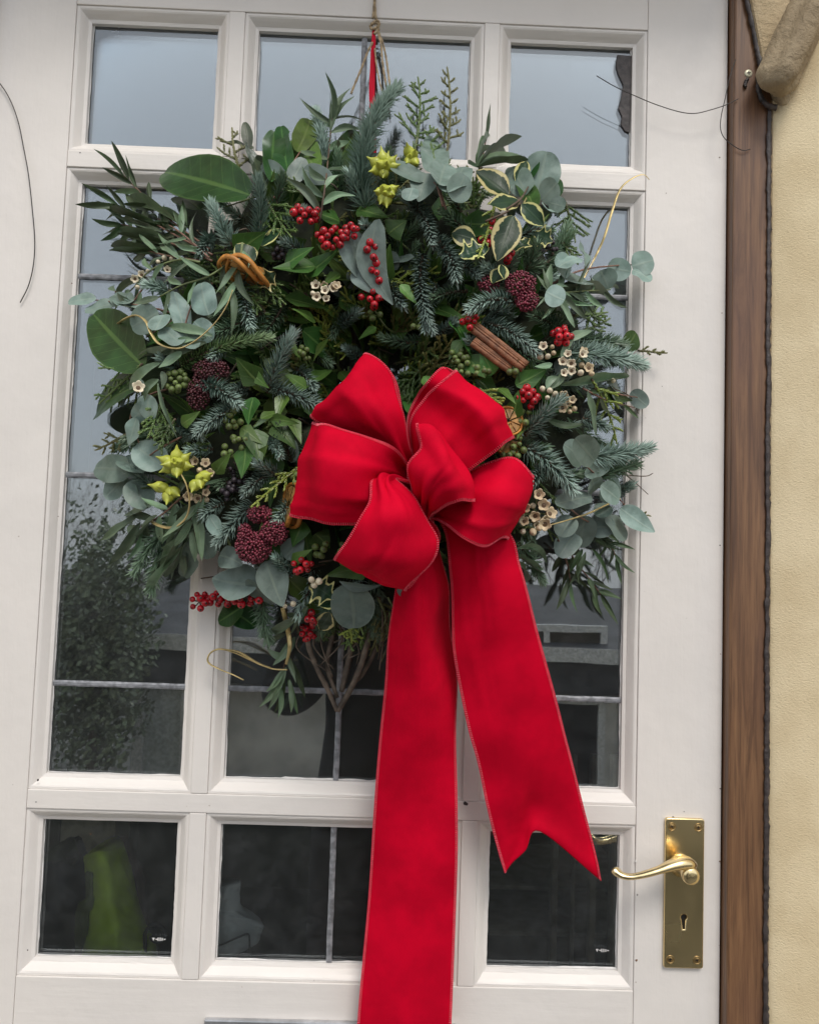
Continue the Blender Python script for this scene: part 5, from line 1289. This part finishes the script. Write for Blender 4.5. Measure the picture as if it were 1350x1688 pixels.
# left loop
loop([[(682, 788, .126), (686, 796, .126), (690, 806, .126)],
      [(668, 758, .150), (656, 790, .138), (652, 838, .150)],
      [(636, 731, .170), (622, 785, .176), (606, 862, .166)],
      [(590, 715, .176), (568, 780, .196), (552, 863, .172)],
      [(545, 703, .168), (525, 770, .186), (508, 857, .162)],
      [(520, 697, .154), (509, 735, .160), (499, 780, .162), (491, 815, .158), (484, 850, .148)]], 2, gap=.055, fold=.05)
# front bottom loop
loop([[(664, 812, .138), (680, 808, .140), (698, 812, .138)],
      [(618, 789, .172), (636, 785, .180), (656, 789, .172)],
      [(607, 828, .192), (645, 826, .206), (686, 832, .186)],
      [(588, 866, .194), (652, 872, .212), (722, 882, .188)],
      [(567, 900, .184), (640, 920, .206), (709, 924, .180)],
      [(552, 920, .168), (582, 935, .178), (612, 948, .182), (641, 959, .180), (672, 968, .166)]], 3, gap=.05, fold=.03)
# top right loop
loop([[(686, 796, .126), (700, 800, .128), (716, 806, .126)],
      [(676, 745, .140), (706, 765, .150), (742, 792, .146)],
      [(677, 692, .150), (722, 735, .166), (770, 778, .160)],
      [(700, 655, .160), (758, 706, .172), (808, 751, .168)],
      [(722, 634, .172), (782, 668, .188), (830, 733, .172)],
      [(746, 616, .160), (775, 634, .166), (806, 656, .168), (826, 690, .166), (843, 723, .156)]], 4, gap=.05, shift=(-16, -10), fold=.04)
# right loop
loop([[(716, 822, .128), (714, 838, .130), (714, 852, .128)],
      [(762, 788, .142), (748, 828, .150), (736, 866, .154)],
      [(802, 764, .152), (786, 828, .168), (766, 888, .166)],
      [(846, 757, .152), (828, 826, .172), (800, 902, .164)],
      [(877, 783, .146), (874, 802, .150), (860, 838, .154), (846, 866, .154), (832, 888, .150)]], 5, gap=.05, fold=.03)
# small centre loop
loop([[(688, 850, .150), (697, 856, .150), (707, 859, .150)],
      [(678, 812, .178), (698, 826, .190), (716, 847, .178)],
      [(674, 770, .190), (710, 790, .208), (738, 832, .194)],
      [(692, 735, .196), (734, 770, .212), (757, 825, .198)],
      [(687, 706, .186), (715, 709, .192), (747, 752, .198), (770, 789, .196), (772, 826, .188)]], 6, gap=.04, fold=.03)
m = MB(); m.lathe([(0, -.02), (.016, -.014), (.020, 0), (.016, .014), (0, .02)], P(692, 815, .122), (.9, -.1, -.5), 16); m.build('knot', M['velvet'], bow, smooth=True)

# tails
ribbon('tail', [[(672, 830, .112), (690, 830, .116), (712, 832, .108)], [(660, 920, .112), (690, 920, .126), (728, 925, .100)], [(650, 985, .108), (688, 985, .128), (742, 985, .086)], [(641, 1060, .100), (696, 1060, .120), (746, 1062, .074)],
 [(633, 1140, .090), (698, 1142, .100), (750, 1148, .074)], [(622, 1270, .070), (690, 1270, .074), (753, 1272, .068)], [(613, 1400, .054), (684, 1398, .061), (753, 1400, .056)], [(604, 1530, .044), (678, 1530, .052), (750, 1532, .046)], [(590, 1688, .040), (668, 1690, .048), (743, 1690, .042)], [(580, 1830, .036), (658, 1830, .044), (735, 1830, .038)], [(572, 1960, .034), (650, 1900, .042), (728, 1960, .036)]], 7, wrinkle=.0024)
ribbon('tail', [[(712, 835, .118), (735, 835, .122), (760, 838, .116)], [(736, 882, .124), (786, 880, .136), (838, 880, .126)], [(741, 950, .122), (800, 948, .134), (857, 935, .122)], [(745, 1030, .110), (812, 1022, .118), (878, 1010, .110)],
 [(750, 1090, .100), (824, 1084, .104), (895, 1078, .102)], [(770, 1190, .086), (846, 1178, .092), (921, 1172, .090)], [(786, 1250, .078), (816, 1247, .082), (852, 1244, .086), (888, 1240, .086), (938, 1234, .082)], [(803, 1330, .068), (825, 1328, .070), (854, 1320, .074), (886, 1308, .074), (960, 1322, .070)], [(824, 1412, .060), (838, 1408, .061), (862, 1376, .064), (888, 1345, .066), (981, 1408, .061)], [(833, 1441, .056), (846, 1424, .058), (866, 1402, .061), (889, 1368, .063), (989, 1449, .056)]], 8, wrinkle=.0028)

# ================================================================== HANGING CORD
hang = thing('hanging_cord', 'jute twine knotted to a narrow red ribbon holding the wreath on the door', 'cord', P(618, 130, .03))
def strand(pts, r, mat='twine', name='twine_strand', flat=None, k=6):
    path = curve_path([P(*p) for p in pts], k); n = len(path)
    rad = [r * (1 + .22 * math.sin(i * 1.9)) for i in range(n)] if mat == 'twine' else r
    m = MB(); m.tube(path, rad, 7, flat=flat); return m.build(name, M[mat], hang, smooth=True)
strand([(612, -90, .019), (615, -40, .019), (617, 0, .0195), (615, 30, .021)], .0013); strand([(618, -90, .019), (619, -40, .0195), (618, 5, .020), (620, 32, .021)], .0013)
strand([(612, 40, .022), (622, 34, .024), (625, 42, .022), (614, 48, .023), (611, 42, .021), (621, 38, .025), (624, 50, .022), (616, 56, .022)], .0014, name='twine_knot', k=8)
strand([(614, 70, .024), (606, 86, .026), (600, 102, .026), (592, 122, .026), (582, 146, .025), (579, 155, .024)], .0012); strand([(621, 48, .022), (628, 72, .024), (630, 96, .026), (633, 120, .028), (637, 142, .03)], .0012)
strand([(624, 52, .022), (632, 74, .024), (637, 98, .025), (640, 120, .027), (643, 145, .03)], .0011); strand([(618, 80, .025), (621, 110, .026), (626, 135, .027), (630, 150, .028)], .0009)
hr = [(616, 48, .021), (616, 66, .022), (615, 92, .024), (614, 120, .025), (613, 150, .026), (614, 185, .026), (616, 260, .03)]
pth = curve_path([P(*p) for p in hr], 6); m = MB(); vs = []
for i, p in enumerate(pth):
    t = .5 + .5 * min(1, i / 12); tw = .5 * math.sin(i * .12)
    for sx, dy in ((-1, 0), (0, -.0004), (1, 0), (1, .0005), (0, .0001), (-1, .0005)): vs.append(p + Vector((sx * .0031 * t * math.cos(tw), dy + sx * .0031 * t * math.sin(tw), 0)))
m.add(vs, [(i * 6 + k, i * 6 + (k + 1) % 6, (i + 1) * 6 + (k + 1) % 6, (i + 1) * 6 + k) for i in range(len(pth) - 1) for k in range(6)])
m.build('red_ribbon', M['velvet_back'], hang)


# ================================================================== THINGS IN THE HALL BEHIND THE GLASS
def cloth_tube(name, rows, mat, depth, parent=None, k=7):
    """closed garment-like tube: the front rows are given, the back lies depth metres further in"""
    g = np.array([resample(r, 5) for r in rows]); a = crom(g.reshape(len(g), -1), k).reshape(-1, 5, 3)
    b = np.transpose(crom(np.transpose(a, (1, 0, 2)).reshape(5, -1), 4).reshape(-1, a.shape[0], 3), (1, 0, 2))
    R_, C_ = b.shape[:2]; vs = []; n = 2 * C_ - 2
    for i in range(R_):
        fr = [P(*b[i, j]) for j in range(C_)]
        bk = [fr[j] + Vector((0, depth * math.sin(math.pi * j / (C_ - 1)) ** .5, 0)) for j in range(C_ - 2, 0, -1)]
        for p in fr + bk: vs.append(p + Vector((random.uniform(-.0006, .0006), random.uniform(-.0012, .0012), 0)))
    m = MB(); m.add(vs, [(i * n + k_, i * n + (k_ + 1) % n, (i + 1) * n + (k_ + 1) % n, (i + 1) * n + k_) for i in range(R_ - 1) for k_ in range(n)] + [tuple(range(n))[::-1], tuple(range((R_ - 1) * n, R_ * n))])
    return m.build(name, mat, parent, smooth=True)
lime = simple('lime_jacket_cloth', (0.55, 0.76, 0.05), 0.7, var=0.2, scale=30, bump=0.5, bscale=60)
plum = simple('dark_plum_cloth', (0.09, 0.05, 0.05), 0.8, var=0.3, scale=40)
jk = thing('jacket', 'lime green jacket with dark collar hanging behind the bottom left pane', 'jacket', P(180, 1600, -0.077))
cloth_tube('sleeve', [[(138, 1412, -.098), (166, 1403, -.080), (198, 1412, -.098)], [(142, 1450, -.090), (174, 1448, -.068), (212, 1450, -.090)], [(148, 1500, -.078), (184, 1500, -.054), (224, 1500, -.078)], [(146, 1535, -.068), (190, 1535, -.044), (236, 1535, -.068)], [(136, 1570, -.056), (195, 1570, -.032), (254, 1570, -.056)], [(126, 1650, -.05), (195, 1650, -.028), (278, 1650, -.05)]], lime, .05, jk)
cloth_tube('collar', [[(186, 1394, -.14), (198, 1392, -.13), (208, 1396, -.14)], [(150, 1404, -.14), (184, 1396, -.125), (224, 1424, -.14)], [(192, 1430, -.14), (212, 1432, -.125), (234, 1460, -.14)], [(204, 1480, -.13), (220, 1490, -.115), (238, 1530, -.13)], [(216, 1540, -.12), (232, 1570, -.105), (246, 1610, -.12)]], plum, .03, jk)
cloth_tube('lining', [[(140, 1440, -0.083), (150, 1440, -0.077), (156, 1440, -0.083)], [(142, 1480, -0.083), (154, 1490, -0.072), (162, 1500, -0.083)], [(126, 1500, -0.088), (144, 1512, -0.077), (160, 1520, -0.088)], [(124, 1600, -0.088), (140, 1600, -0.077), (158, 1600, -0.088)]], simple('dull_green_cloth', (0.14, 0.19, 0.05), 0.8), .03, jk)
navy = simple('navy_cloth', (0.030, 0.036, 0.055), 0.85, var=0.4, scale=25)
ct = thing('dark_coat', 'dark navy coat hanging left of the lime jacket behind the glass', 'coat', P(100, 1600, -.22))
cloth_tube('coat_body', [[(62, 1420, -.25), (92, 1412, -.22), (120, 1425, -.25)], [(50, 1470, -.24), (95, 1465, -.20), (145, 1475, -.24)], [(48, 1560, -.24), (95, 1560, -.2), (150, 1560, -.24)], [(40, 1680, -.24), (95, 1680, -.2), (160, 1680, -.24)]], navy, .08, ct)
cloth_tube('coat_collar', [[(78, 1405, -.23), (96, 1400, -.21), (112, 1406, -.23)], [(66, 1425, -.23), (96, 1418, -.2), (122, 1428, -.23)]], simple('dark_green_cloth', (0.045, 0.07, 0.03), 0.8), .05, ct)
pb = thing('notice_board', 'pale grey board on the hall wall above the lime jacket', 'board', P(147, 1420, -.9))
a, b_ = P(96, 1435, -.9), P(196, 1290, -.9)
m = MB(); m.box((a.x, .9, a.z), (b_.x, .93, b_.z)); m.build('board', simple('pale_board', (0.42, 0.45, 0.42), 0.7), pb, bevel=.003)
m = MB(); m.box((a.x - .03, .895, a.z - .02), (a.x, .935, b_.z)); m.box((b_.x, .895, a.z - .02), (b_.x + .03, .935, b_.z)); m.box((a.x - .03, .93, 0), (b_.x + .03, .96, b_.z)); m.build('board_frame', hall, pb)
sc = MB(); pts = [P(258 + 17 * math.cos(t) * (1 - .09 * (t + 2.2)), 1541 + 17 * math.sin(t) * (1 - .09 * (t + 2.2)), -.05) for t in np.linspace(-2.2 - 1.2, 2.9, 26)]
sc.tube([P(236, 1600, -.05), P(240, 1575, -.05)] + pts[:1] + pts, .0022, 7)
tag(sc.build('scroll_hook', M['black'], None, smooth=True), 'black iron scroll hook behind the lower right corner of the bottom left pane', 'hook')
film = NB('grey_plastic_film'); film.p(Base_Color=(0.52, 0.54, 0.52), Roughness=0.3)
fl = thing('plastic_sheet', 'crumpled grey plastic sheet with a dark cable behind the bottom centre pane', 'plastic sheet', P(390, 1590, -.03))
cloth_tube('sheet', [[(320, 1476, -.022), (370, 1462, -.017), (398, 1455, -.022)], [(318, 1490, -.022), (368, 1482, -.013), (396, 1476, -.022)], [(316, 1506, -.022), (372, 1500, -.013), (402, 1502, -.022)], [(316, 1520, -.022), (380, 1510, -.010), (434, 1524, -.022)], [(316, 1540, -.022), (380, 1530, -.010), (430, 1540, -.022)], [(318, 1568, -.022), (380, 1558, -.013), (424, 1556, -.022)], [(320, 1585, -.022), (372, 1580, -.017), (395, 1572, -.022)]], film.m, .025, fl)
m = MB(); m.tube(curve_path([P(330, 1570, -.008), P(370, 1555, -.008), P(395, 1544, -.008), P(410, 1540, -.008), P(412, 1560, -.008), P(413, 1590, -.008)], 5), .0010, 5); m.build('cable', M['wire'], fl, smooth=True)
post = simple('grey_painted_post', (0.20, 0.21, 0.21), 0.6)
st = thing('hall_slats', 'dim grey shelf uprights seen through the bottom right pane', 'slat', P(940, 1600, -.6))  # grey slats added for the paler upright strips in this pane
for x0, x1 in ((905, 922), (940, 950), (968, 985), (1002, 1030)):
    a, b_ = P(x0, 1660, -.6), P(x1, 1340, -.6); m = MB(); m.box((a.x, .6, 0), (b_.x, .62, b_.z + .1)); m.build('upright', post, st, bevel=.002)
for y in (1455, 1530):
    a, b_ = P(790, y, -.64), P(1040, y + 14, -.64); m = MB(); m.box((a.x, .63, b_.z), (b_.x, .86, a.z)); m.build('cross_slat', post, st, bevel=.002)

# ================================================================== THE STREET SIDE, SEEN IN THE GLASS
HD = 6.0
rend = simple('pale_render_wall', (0.74, 0.72, 0.67), 0.85, var=0.25, scale=3)
white = simple('white_joinery', (0.80, 0.80, 0.78), 0.5)
dkgl = simple('dark_window_glass', (0.02, 0.022, 0.025), 0.1)
slate = simple('slate_roof', (0.07, 0.072, 0.08), 0.7, var=0.4, scale=4)
a = Q(180, 1052, HD); hx0, hz1 = a.x, a.z; hx1 = hx0 + 6.6; gz = -1.62
hs_ = thing('street_house', 'low rendered house with pale fascia across the street, mirrored in the panes', 'house', ((hx0 + hx1) / 2, -HD - 2, gz))
m = MB(); m.box((hx0 + .25, -HD - 5, gz), (hx1, -HD, hz1 - .3)); m.build('wall', rend, hs_)
m = MB(); m.box((hx0, -HD - 5.2, hz1 - .06), (hx1 + .2, -HD + .22, hz1 + .06)); m.build('fascia', white, hs_)
m = MB(); m.box((hx0 + .02, -HD - 5.1, hz1 - .32), (hx1 + .1, -HD + .16, hz1 - .062)); m.build('soffit', slate, hs_)
m = MB(); m.add([(hx0, -HD + .2, hz1 + .062), (hx1, -HD + .2, hz1 + .062), (hx1, -HD - 5.2, hz1 + .062), (hx0, -HD - 5.2, hz1 + .062), (hx0, -HD - 2.6, hz1 + .5), (hx1, -HD - 2.6, hz1 + .5)], [(0, 1, 5, 4), (3, 4, 5, 2), (0, 4, 3), (1, 2, 5)]); m.build('roof', slate, hs_)
def window(px0, py0, px1, py1, n):
    a, b_ = Q(px0, py1, HD - .02), Q(px1, py0, HD - .02); x0, x1, z0, z1 = a.x, b_.x, a.z, b_.z; t = .055
    m = MB(); y0, y1 = -HD - .02, -HD + .05
    for bx in ((x0, z0, x1, z0 + t), (x0, z1 - t, x1, z1), (x0, z0 + t, x0 + t, z1 - t), (x1 - t, z0 + t, x1, z1 - t)): m.box((bx[0], y0, bx[1]), (bx[2], y1, bx[3]))
    for k in range(1, n):
        xx = x0 + (x1 - x0) * k / n; m.box((xx - .025, y0, z0 + t), (xx + .025, y1 - .004, z1 - t))
    f = m.build('window', white, hs_); m = MB(); m.box((x0 + .01, -HD - .01, z0 + .01), (x1 - .01, -HD + .012, z1 - .01)); m.build('pane', dkgl, f)
window(800, 1032, 1000, 1146, 2); window(800, 1150, 996, 1300, 1)
a, b_ = Q(226, 1480, HD), Q(305, 1086, HD)
m = MB(); m.box((a.x, -HD - .02, gz), (b_.x, -HD + .04, b_.z)); dr = m.build('door', simple('grey_green_door', (0.60, 0.65, 0.64), 0.6), hs_, bevel=.004)
m = MB(); m.box((a.x - .09, -HD - .02, gz), (a.x - .003, -HD + .07, b_.z + .09)); m.box((a.x - .003, -HD - .02, b_.z + .003), (b_.x + .003, -HD + .07, b_.z + .09)); m.box((b_.x + .003, -HD - .02, gz), (b_.x + .09, -HD + .07, b_.z + .09)); m.build('door_surround', white, dr)

bark = simple('dark_bark', (0.15, 0.135, 0.12), 0.9, var=0.4, scale=8)
def grow(m, p, d, L, r, lvl, rnd):
    q = p + d * L; k = p.lerp(q, .5) + Vector((rnd.uniform(-1, 1), rnd.uniform(-1, 1), rnd.uniform(-1, 1))) * L * .07
    m.tube([p, k, q], [r, r * .85, r * .68], 5 if lvl > 2 else 3, cap=False)
    if lvl == 0: return
    for i in range(rnd.choice((2, 3, 3)) if lvl > 1 else 4):
        s = Vector((rnd.uniform(-1, 1), rnd.uniform(-1, 1), rnd.uniform(-.35, .8)))
        nd = (d * .9 + s * .75 + Vector((0, 0, .12))).normalized()
        st_ = p.lerp(q, rnd.uniform(.55, 1.0) if i else 1)
        grow(m, st_, nd, L * rnd.uniform(.62, .86), r * .62, lvl - 1, rnd)
TM = []
for s in range(3):
    rnd = random.Random(40 + s); tr = MB(); tr.tube([(0, 0, 0), (.05, .02, 1.0), (0, .05, 2.2)], [.07, .055, .04], 8)
    tw = MB()
    for k in range(5):
        grow(tw, Vector((0, .03, 1.5 + k * .17)), Vector((rnd.uniform(-1, 1), rnd.uniform(-1, 1), rnd.uniform(.5, 1.4))).normalized(), 1.4, .017, 6, rnd)
    TM.append((tr.mesh('trunk', bark, smooth=True), tw.mesh('branches', bark, smooth=True)))
for i, (x, y, z, sc_, lab) in enumerate(((-5.2, -19, -1.6, .80, 'tall'), (-8.5, -20, -1.6, .85, 'tall'), (-2.2, -20.5, -1.6, .82, 'tall'), (1.6, -19, -1.6, .78, 'tall'), (5.2, -21, -1.6, .9, 'tall'), (8.8, -19.5, -1.6, .8, 'tall'), (12.4, -22, -1.6, .95, 'tall'), (-12.5, -22, -1.6, .95, 'tall'))):
    Mx = Matrix.Translation((x, y, z)) @ Matrix.Rotation(i * 1.7, 4, 'Z') @ Matrix.Scale(sc_, 4)
    t = link('bare_tree', None, None, Mx); tag(t, 'tall bare winter tree behind the low house across the street' if True else '', 'tree', 'bare trees across the street')
    tr, tw = TM[i % 3]; link('trunk', tr, t, Mx); link('branches', tw, t, Mx)
# evergreen shrub left of the house
sh = thing('evergreen_shrub', 'dark leafy evergreen shrub at the left end of the house across the street', 'shrub', (-2.5, -5.5, gz))
vs, fs = [], []
r3 = random.Random(5)
sq = Q(160, 1075, 5.5)
for i in range(9000):
    a, b_ = r3.uniform(0, 6.283), r3.uniform(-1, 1); q = r3.random() ** .4; s = math.sqrt(1 - b_ * b_)
    lump = 1 + .22 * math.sin(4 * a + 3 * b_) + .15 * math.sin(9 * b_ + 2 * a)
    c = Vector((sq.x + .42 * q * s * math.cos(a) * lump, sq.y + .36 * q * s * math.sin(a) * lump, sq.z + 1.05 * b_ * q * lump))
    n = Vector((r3.uniform(-1, 1), r3.uniform(-1, 1), r3.uniform(-1, 1))).normalized(); u = n.orthogonal().normalized() * r3.uniform(.018, .036); w = n.cross(u) * .55
    k = len(vs); vs += [c - u, c + w, c + u, c - w]; fs.append((k, k + 1, k + 2, k + 3))
m = MB(); m.add(vs, fs); tag(m.build('leaves', simple('shrub_leaf', (0.22, 0.27, 0.17), 0.4, var=0.5, scale=6), sh), kind='stuff')
m = MB(); m.tube([(sq.x, sq.y, gz), (sq.x + .02, sq.y, sq.z)], [.05, .03], 8); m.build('stem', bark, sh)
# wall across the lane, made tall and dark so the lower panes mirror darkness
m = MB(); m.box((-14, -4.6, -1.5), (14, -4.35, -.23)); gw = tag(m.build('dark_screen_wall', simple('dark_screen_face', (0.035, 0.038, 0.032), 0.9, var=0.4, scale=5), None, bevel=.02), 'low dark wall across the lane, added to darken the mirrored lower panes', 'wall')

# ================================================================== THE PHOTOGRAPHER, MIRRORED DARKLY IN THE PANES
coat = simple('black_coat', (0.016, 0.016, 0.018), 0.9, var=0.3, scale=20)
skin = simple('skin', (0.48, 0.29, 0.21), 0.5, var=0.08)
hair = simple('dark_hair', (0.035, 0.024, 0.018), 0.6, var=0.3, scale=200)
px_, py_ = CAM.x + .0, CAM.y - .36
GZ0 = -.15
person = thing('person', 'photographer in a black padded coat holding a phone up, reflected in the glass', 'person', (px_, py_, GZ0))
def skinned(name, verts, edges, rad, mat, parent, root=0, sub=2):
    me = bpy.data.meshes.new(name); me.from_pydata([tuple(v) for v in verts], edges, []); me.materials.append(mat)
    o = link(name, me, parent)
    o.modifiers.new('skin', 'SKIN').use_smooth_shade = True
    lay = me.skin_vertices[0] if me.skin_vertices else None
    if lay is None:
        bpy.context.view_layer.objects.active = o; bpy.ops.mesh.customdata_skin_add(); lay = me.skin_vertices[0]
    for i, r in enumerate(rad): lay.data[i].radius = (r, r) if not hasattr(r, '__len__') else r; lay.data[i].use_root = (i == root)
    s = o.modifiers.new('smooth', 'SUBSURF'); s.levels = sub; s.render_levels = sub
    return o
def pv(x, y, z): return Vector((px_ + x, py_ + y, GZ0 + z))
V = [pv(0, 0, .92), pv(0, 0, 1.08), pv(0, 0, 1.24), pv(0, 0, 1.37), pv(0, .01, 1.44)]
Rd = [(.17, .13), (.16, .12), (.185, .13), (.15, .10), (.075, .075)]
E_ = [(0, 1), (1, 2), (2, 3), (3, 4)]
for sx in (-1, 1):
    k = len(V)
    V += [pv(sx * .19, 0, 1.36), pv(sx * .27, .03, 1.14), pv(sx * .19, .17, 1.22), pv(sx * .095, .265, 1.40)]; Rd += [.078, .066, .058, .044]
    E_ += [(3, k), (k, k + 1), (k + 1, k + 2), (k + 2, k + 3)]
    k = len(V)
    V += [pv(sx * .10, 0, .82), pv(sx * .11, .02, .48), pv(sx * .11, -.02, .10), pv(sx * .115, .10, .045)]; Rd += [.10, .075, .055, .045]
    E_ += [(0, k), (k, k + 1), (k + 1, k + 2), (k + 2, k + 3)]
skinned('coat_and_body', V, E_, Rd, coat, person)
# head with face
bm = bmesh.new(); bmesh.ops.create_uvsphere(bm, u_segments=32, v_segments=24, radius=1)
hc = pv(0, .035, 1.585)
for v in bm.verts:
    x, y, z = v.co; w = 1 - .22 * max(0, -z) ** 1.5
    nose = .020 * math.exp(-((x / .13) ** 2 + ((z + .10) / .20) ** 2)) * (y > .3); brow = .006 * math.exp(-((z - .2) / .12) ** 2) * (y > .5); eye = -.010 * (math.exp(-(((abs(x) - .38) / .16) ** 2 + ((z - .06) / .12) ** 2))) * (y > .4); mouth = .005 * math.exp(-((x / .3) ** 2 + ((z + .47) / .1) ** 2)) * (y > .3)
    v.co = hc + Vector((x * .074 * w, y * .095 * w + nose + brow + eye + mouth, z * .115))
me = bpy.data.meshes.new('head'); bm.to_mesh(me); bm.free(); me.materials.append(skin); me.polygons.foreach_set('use_smooth', [True] * len(me.polygons)); link('head', me, person)
for sx in (-1, 1):
    m = MB(); m.lathe([(0, -.009), (.007, -.006), (.009, 0), (.007, .006), (0, .009)], hc + Vector((sx * .029, .080, .008)), (0, 1, 0), 12); m.build('eye', white, person, smooth=True)
    m = MB(); m.lathe([(0, -.006), (.014, -.004), (.022, .002), (.018, .007), (.006, .004), (0, .003)], hc + Vector((sx * .074, .0, -.002)), (sx, .3, 0), 12); m.build('ear', skin, person, smooth=True)
bm = bmesh.new(); bmesh.ops.create_uvsphere(bm, u_segments=28, v_segments=18, radius=1)
for v in bm.verts:
    x, y, z = v.co; v.co = hc + Vector((x * .083, y * .104 - .012 if y > 0 and z < .35 else y * .106 - .008, z * .122 + .010)); 
    if y > .35 and z < .45: v.co.y = hc.y + .02
me = bpy.data.meshes.new('hair'); bm.to_mesh(me); bm.free(); me.materials.append(hair); me.polygons.foreach_set('use_smooth', [True] * len(me.polygons)); link('hair', me, person)
# phone just behind the lens, and hands holding it by its edges
ph = thing('mobile_phone', 'slim black phone held up by the photographer', 'phone', CAM + Vector((0, -.02, -.15)))
m = MB(); m.box((CAM.x - .037, CAM.y - .016, CAM.z - .120), (CAM.x + .037, CAM.y - .008, CAM.z + .030)); m.build('phone_body', M['black'], ph, bevel=.004)
m = MB(); m.box((CAM.x - .034, CAM.y - .0168, CAM.z - .116), (CAM.x + .034, CAM.y - .0162, CAM.z + .026)); m.build('screen', dkgl, ph)
for sx in (-1, 1):
    wr = pv(sx * .093, .272, 1.405); V = [wr]; Rd = [.024]; E_ = []
    palm = Vector((CAM.x + sx * .056, CAM.y - .040, CAM.z - .075)); V += [wr.lerp(palm, .55), palm]; Rd += [(.026, .018), (.034, .014)]; E_ += [(0, 1), (1, 2)]
    for f, (dz, ln) in enumerate(((.026, .050), (.009, .056), (-.008, .052), (-.024, .042))):
        k = len(V); kn = palm + Vector((-sx * .004, .010, dz)); V += [kn, Vector((CAM.x + sx * .043, CAM.y - .012, kn.z + .008)), Vector((CAM.x + sx * (.043 - ln * .45), CAM.y - .0035, kn.z + .014))]; Rd += [.0095, .0085, .0068]
        E_ += [(2, k), (k, k + 1), (k + 1, k + 2)]
    k = len(V); V += [palm + Vector((-sx * .006, -.004, .030)), Vector((CAM.x + sx * .034, CAM.y - .028, palm.z + .045)), Vector((CAM.x + sx * .022, CAM.y - .0255, palm.z + .062))]; Rd += [.012, .010, .008]; E_ += [(2, k), (k, k + 1), (k + 1, k + 2)]
    skinned('hand', V, E_, Rd, skin, person, 0, 1)
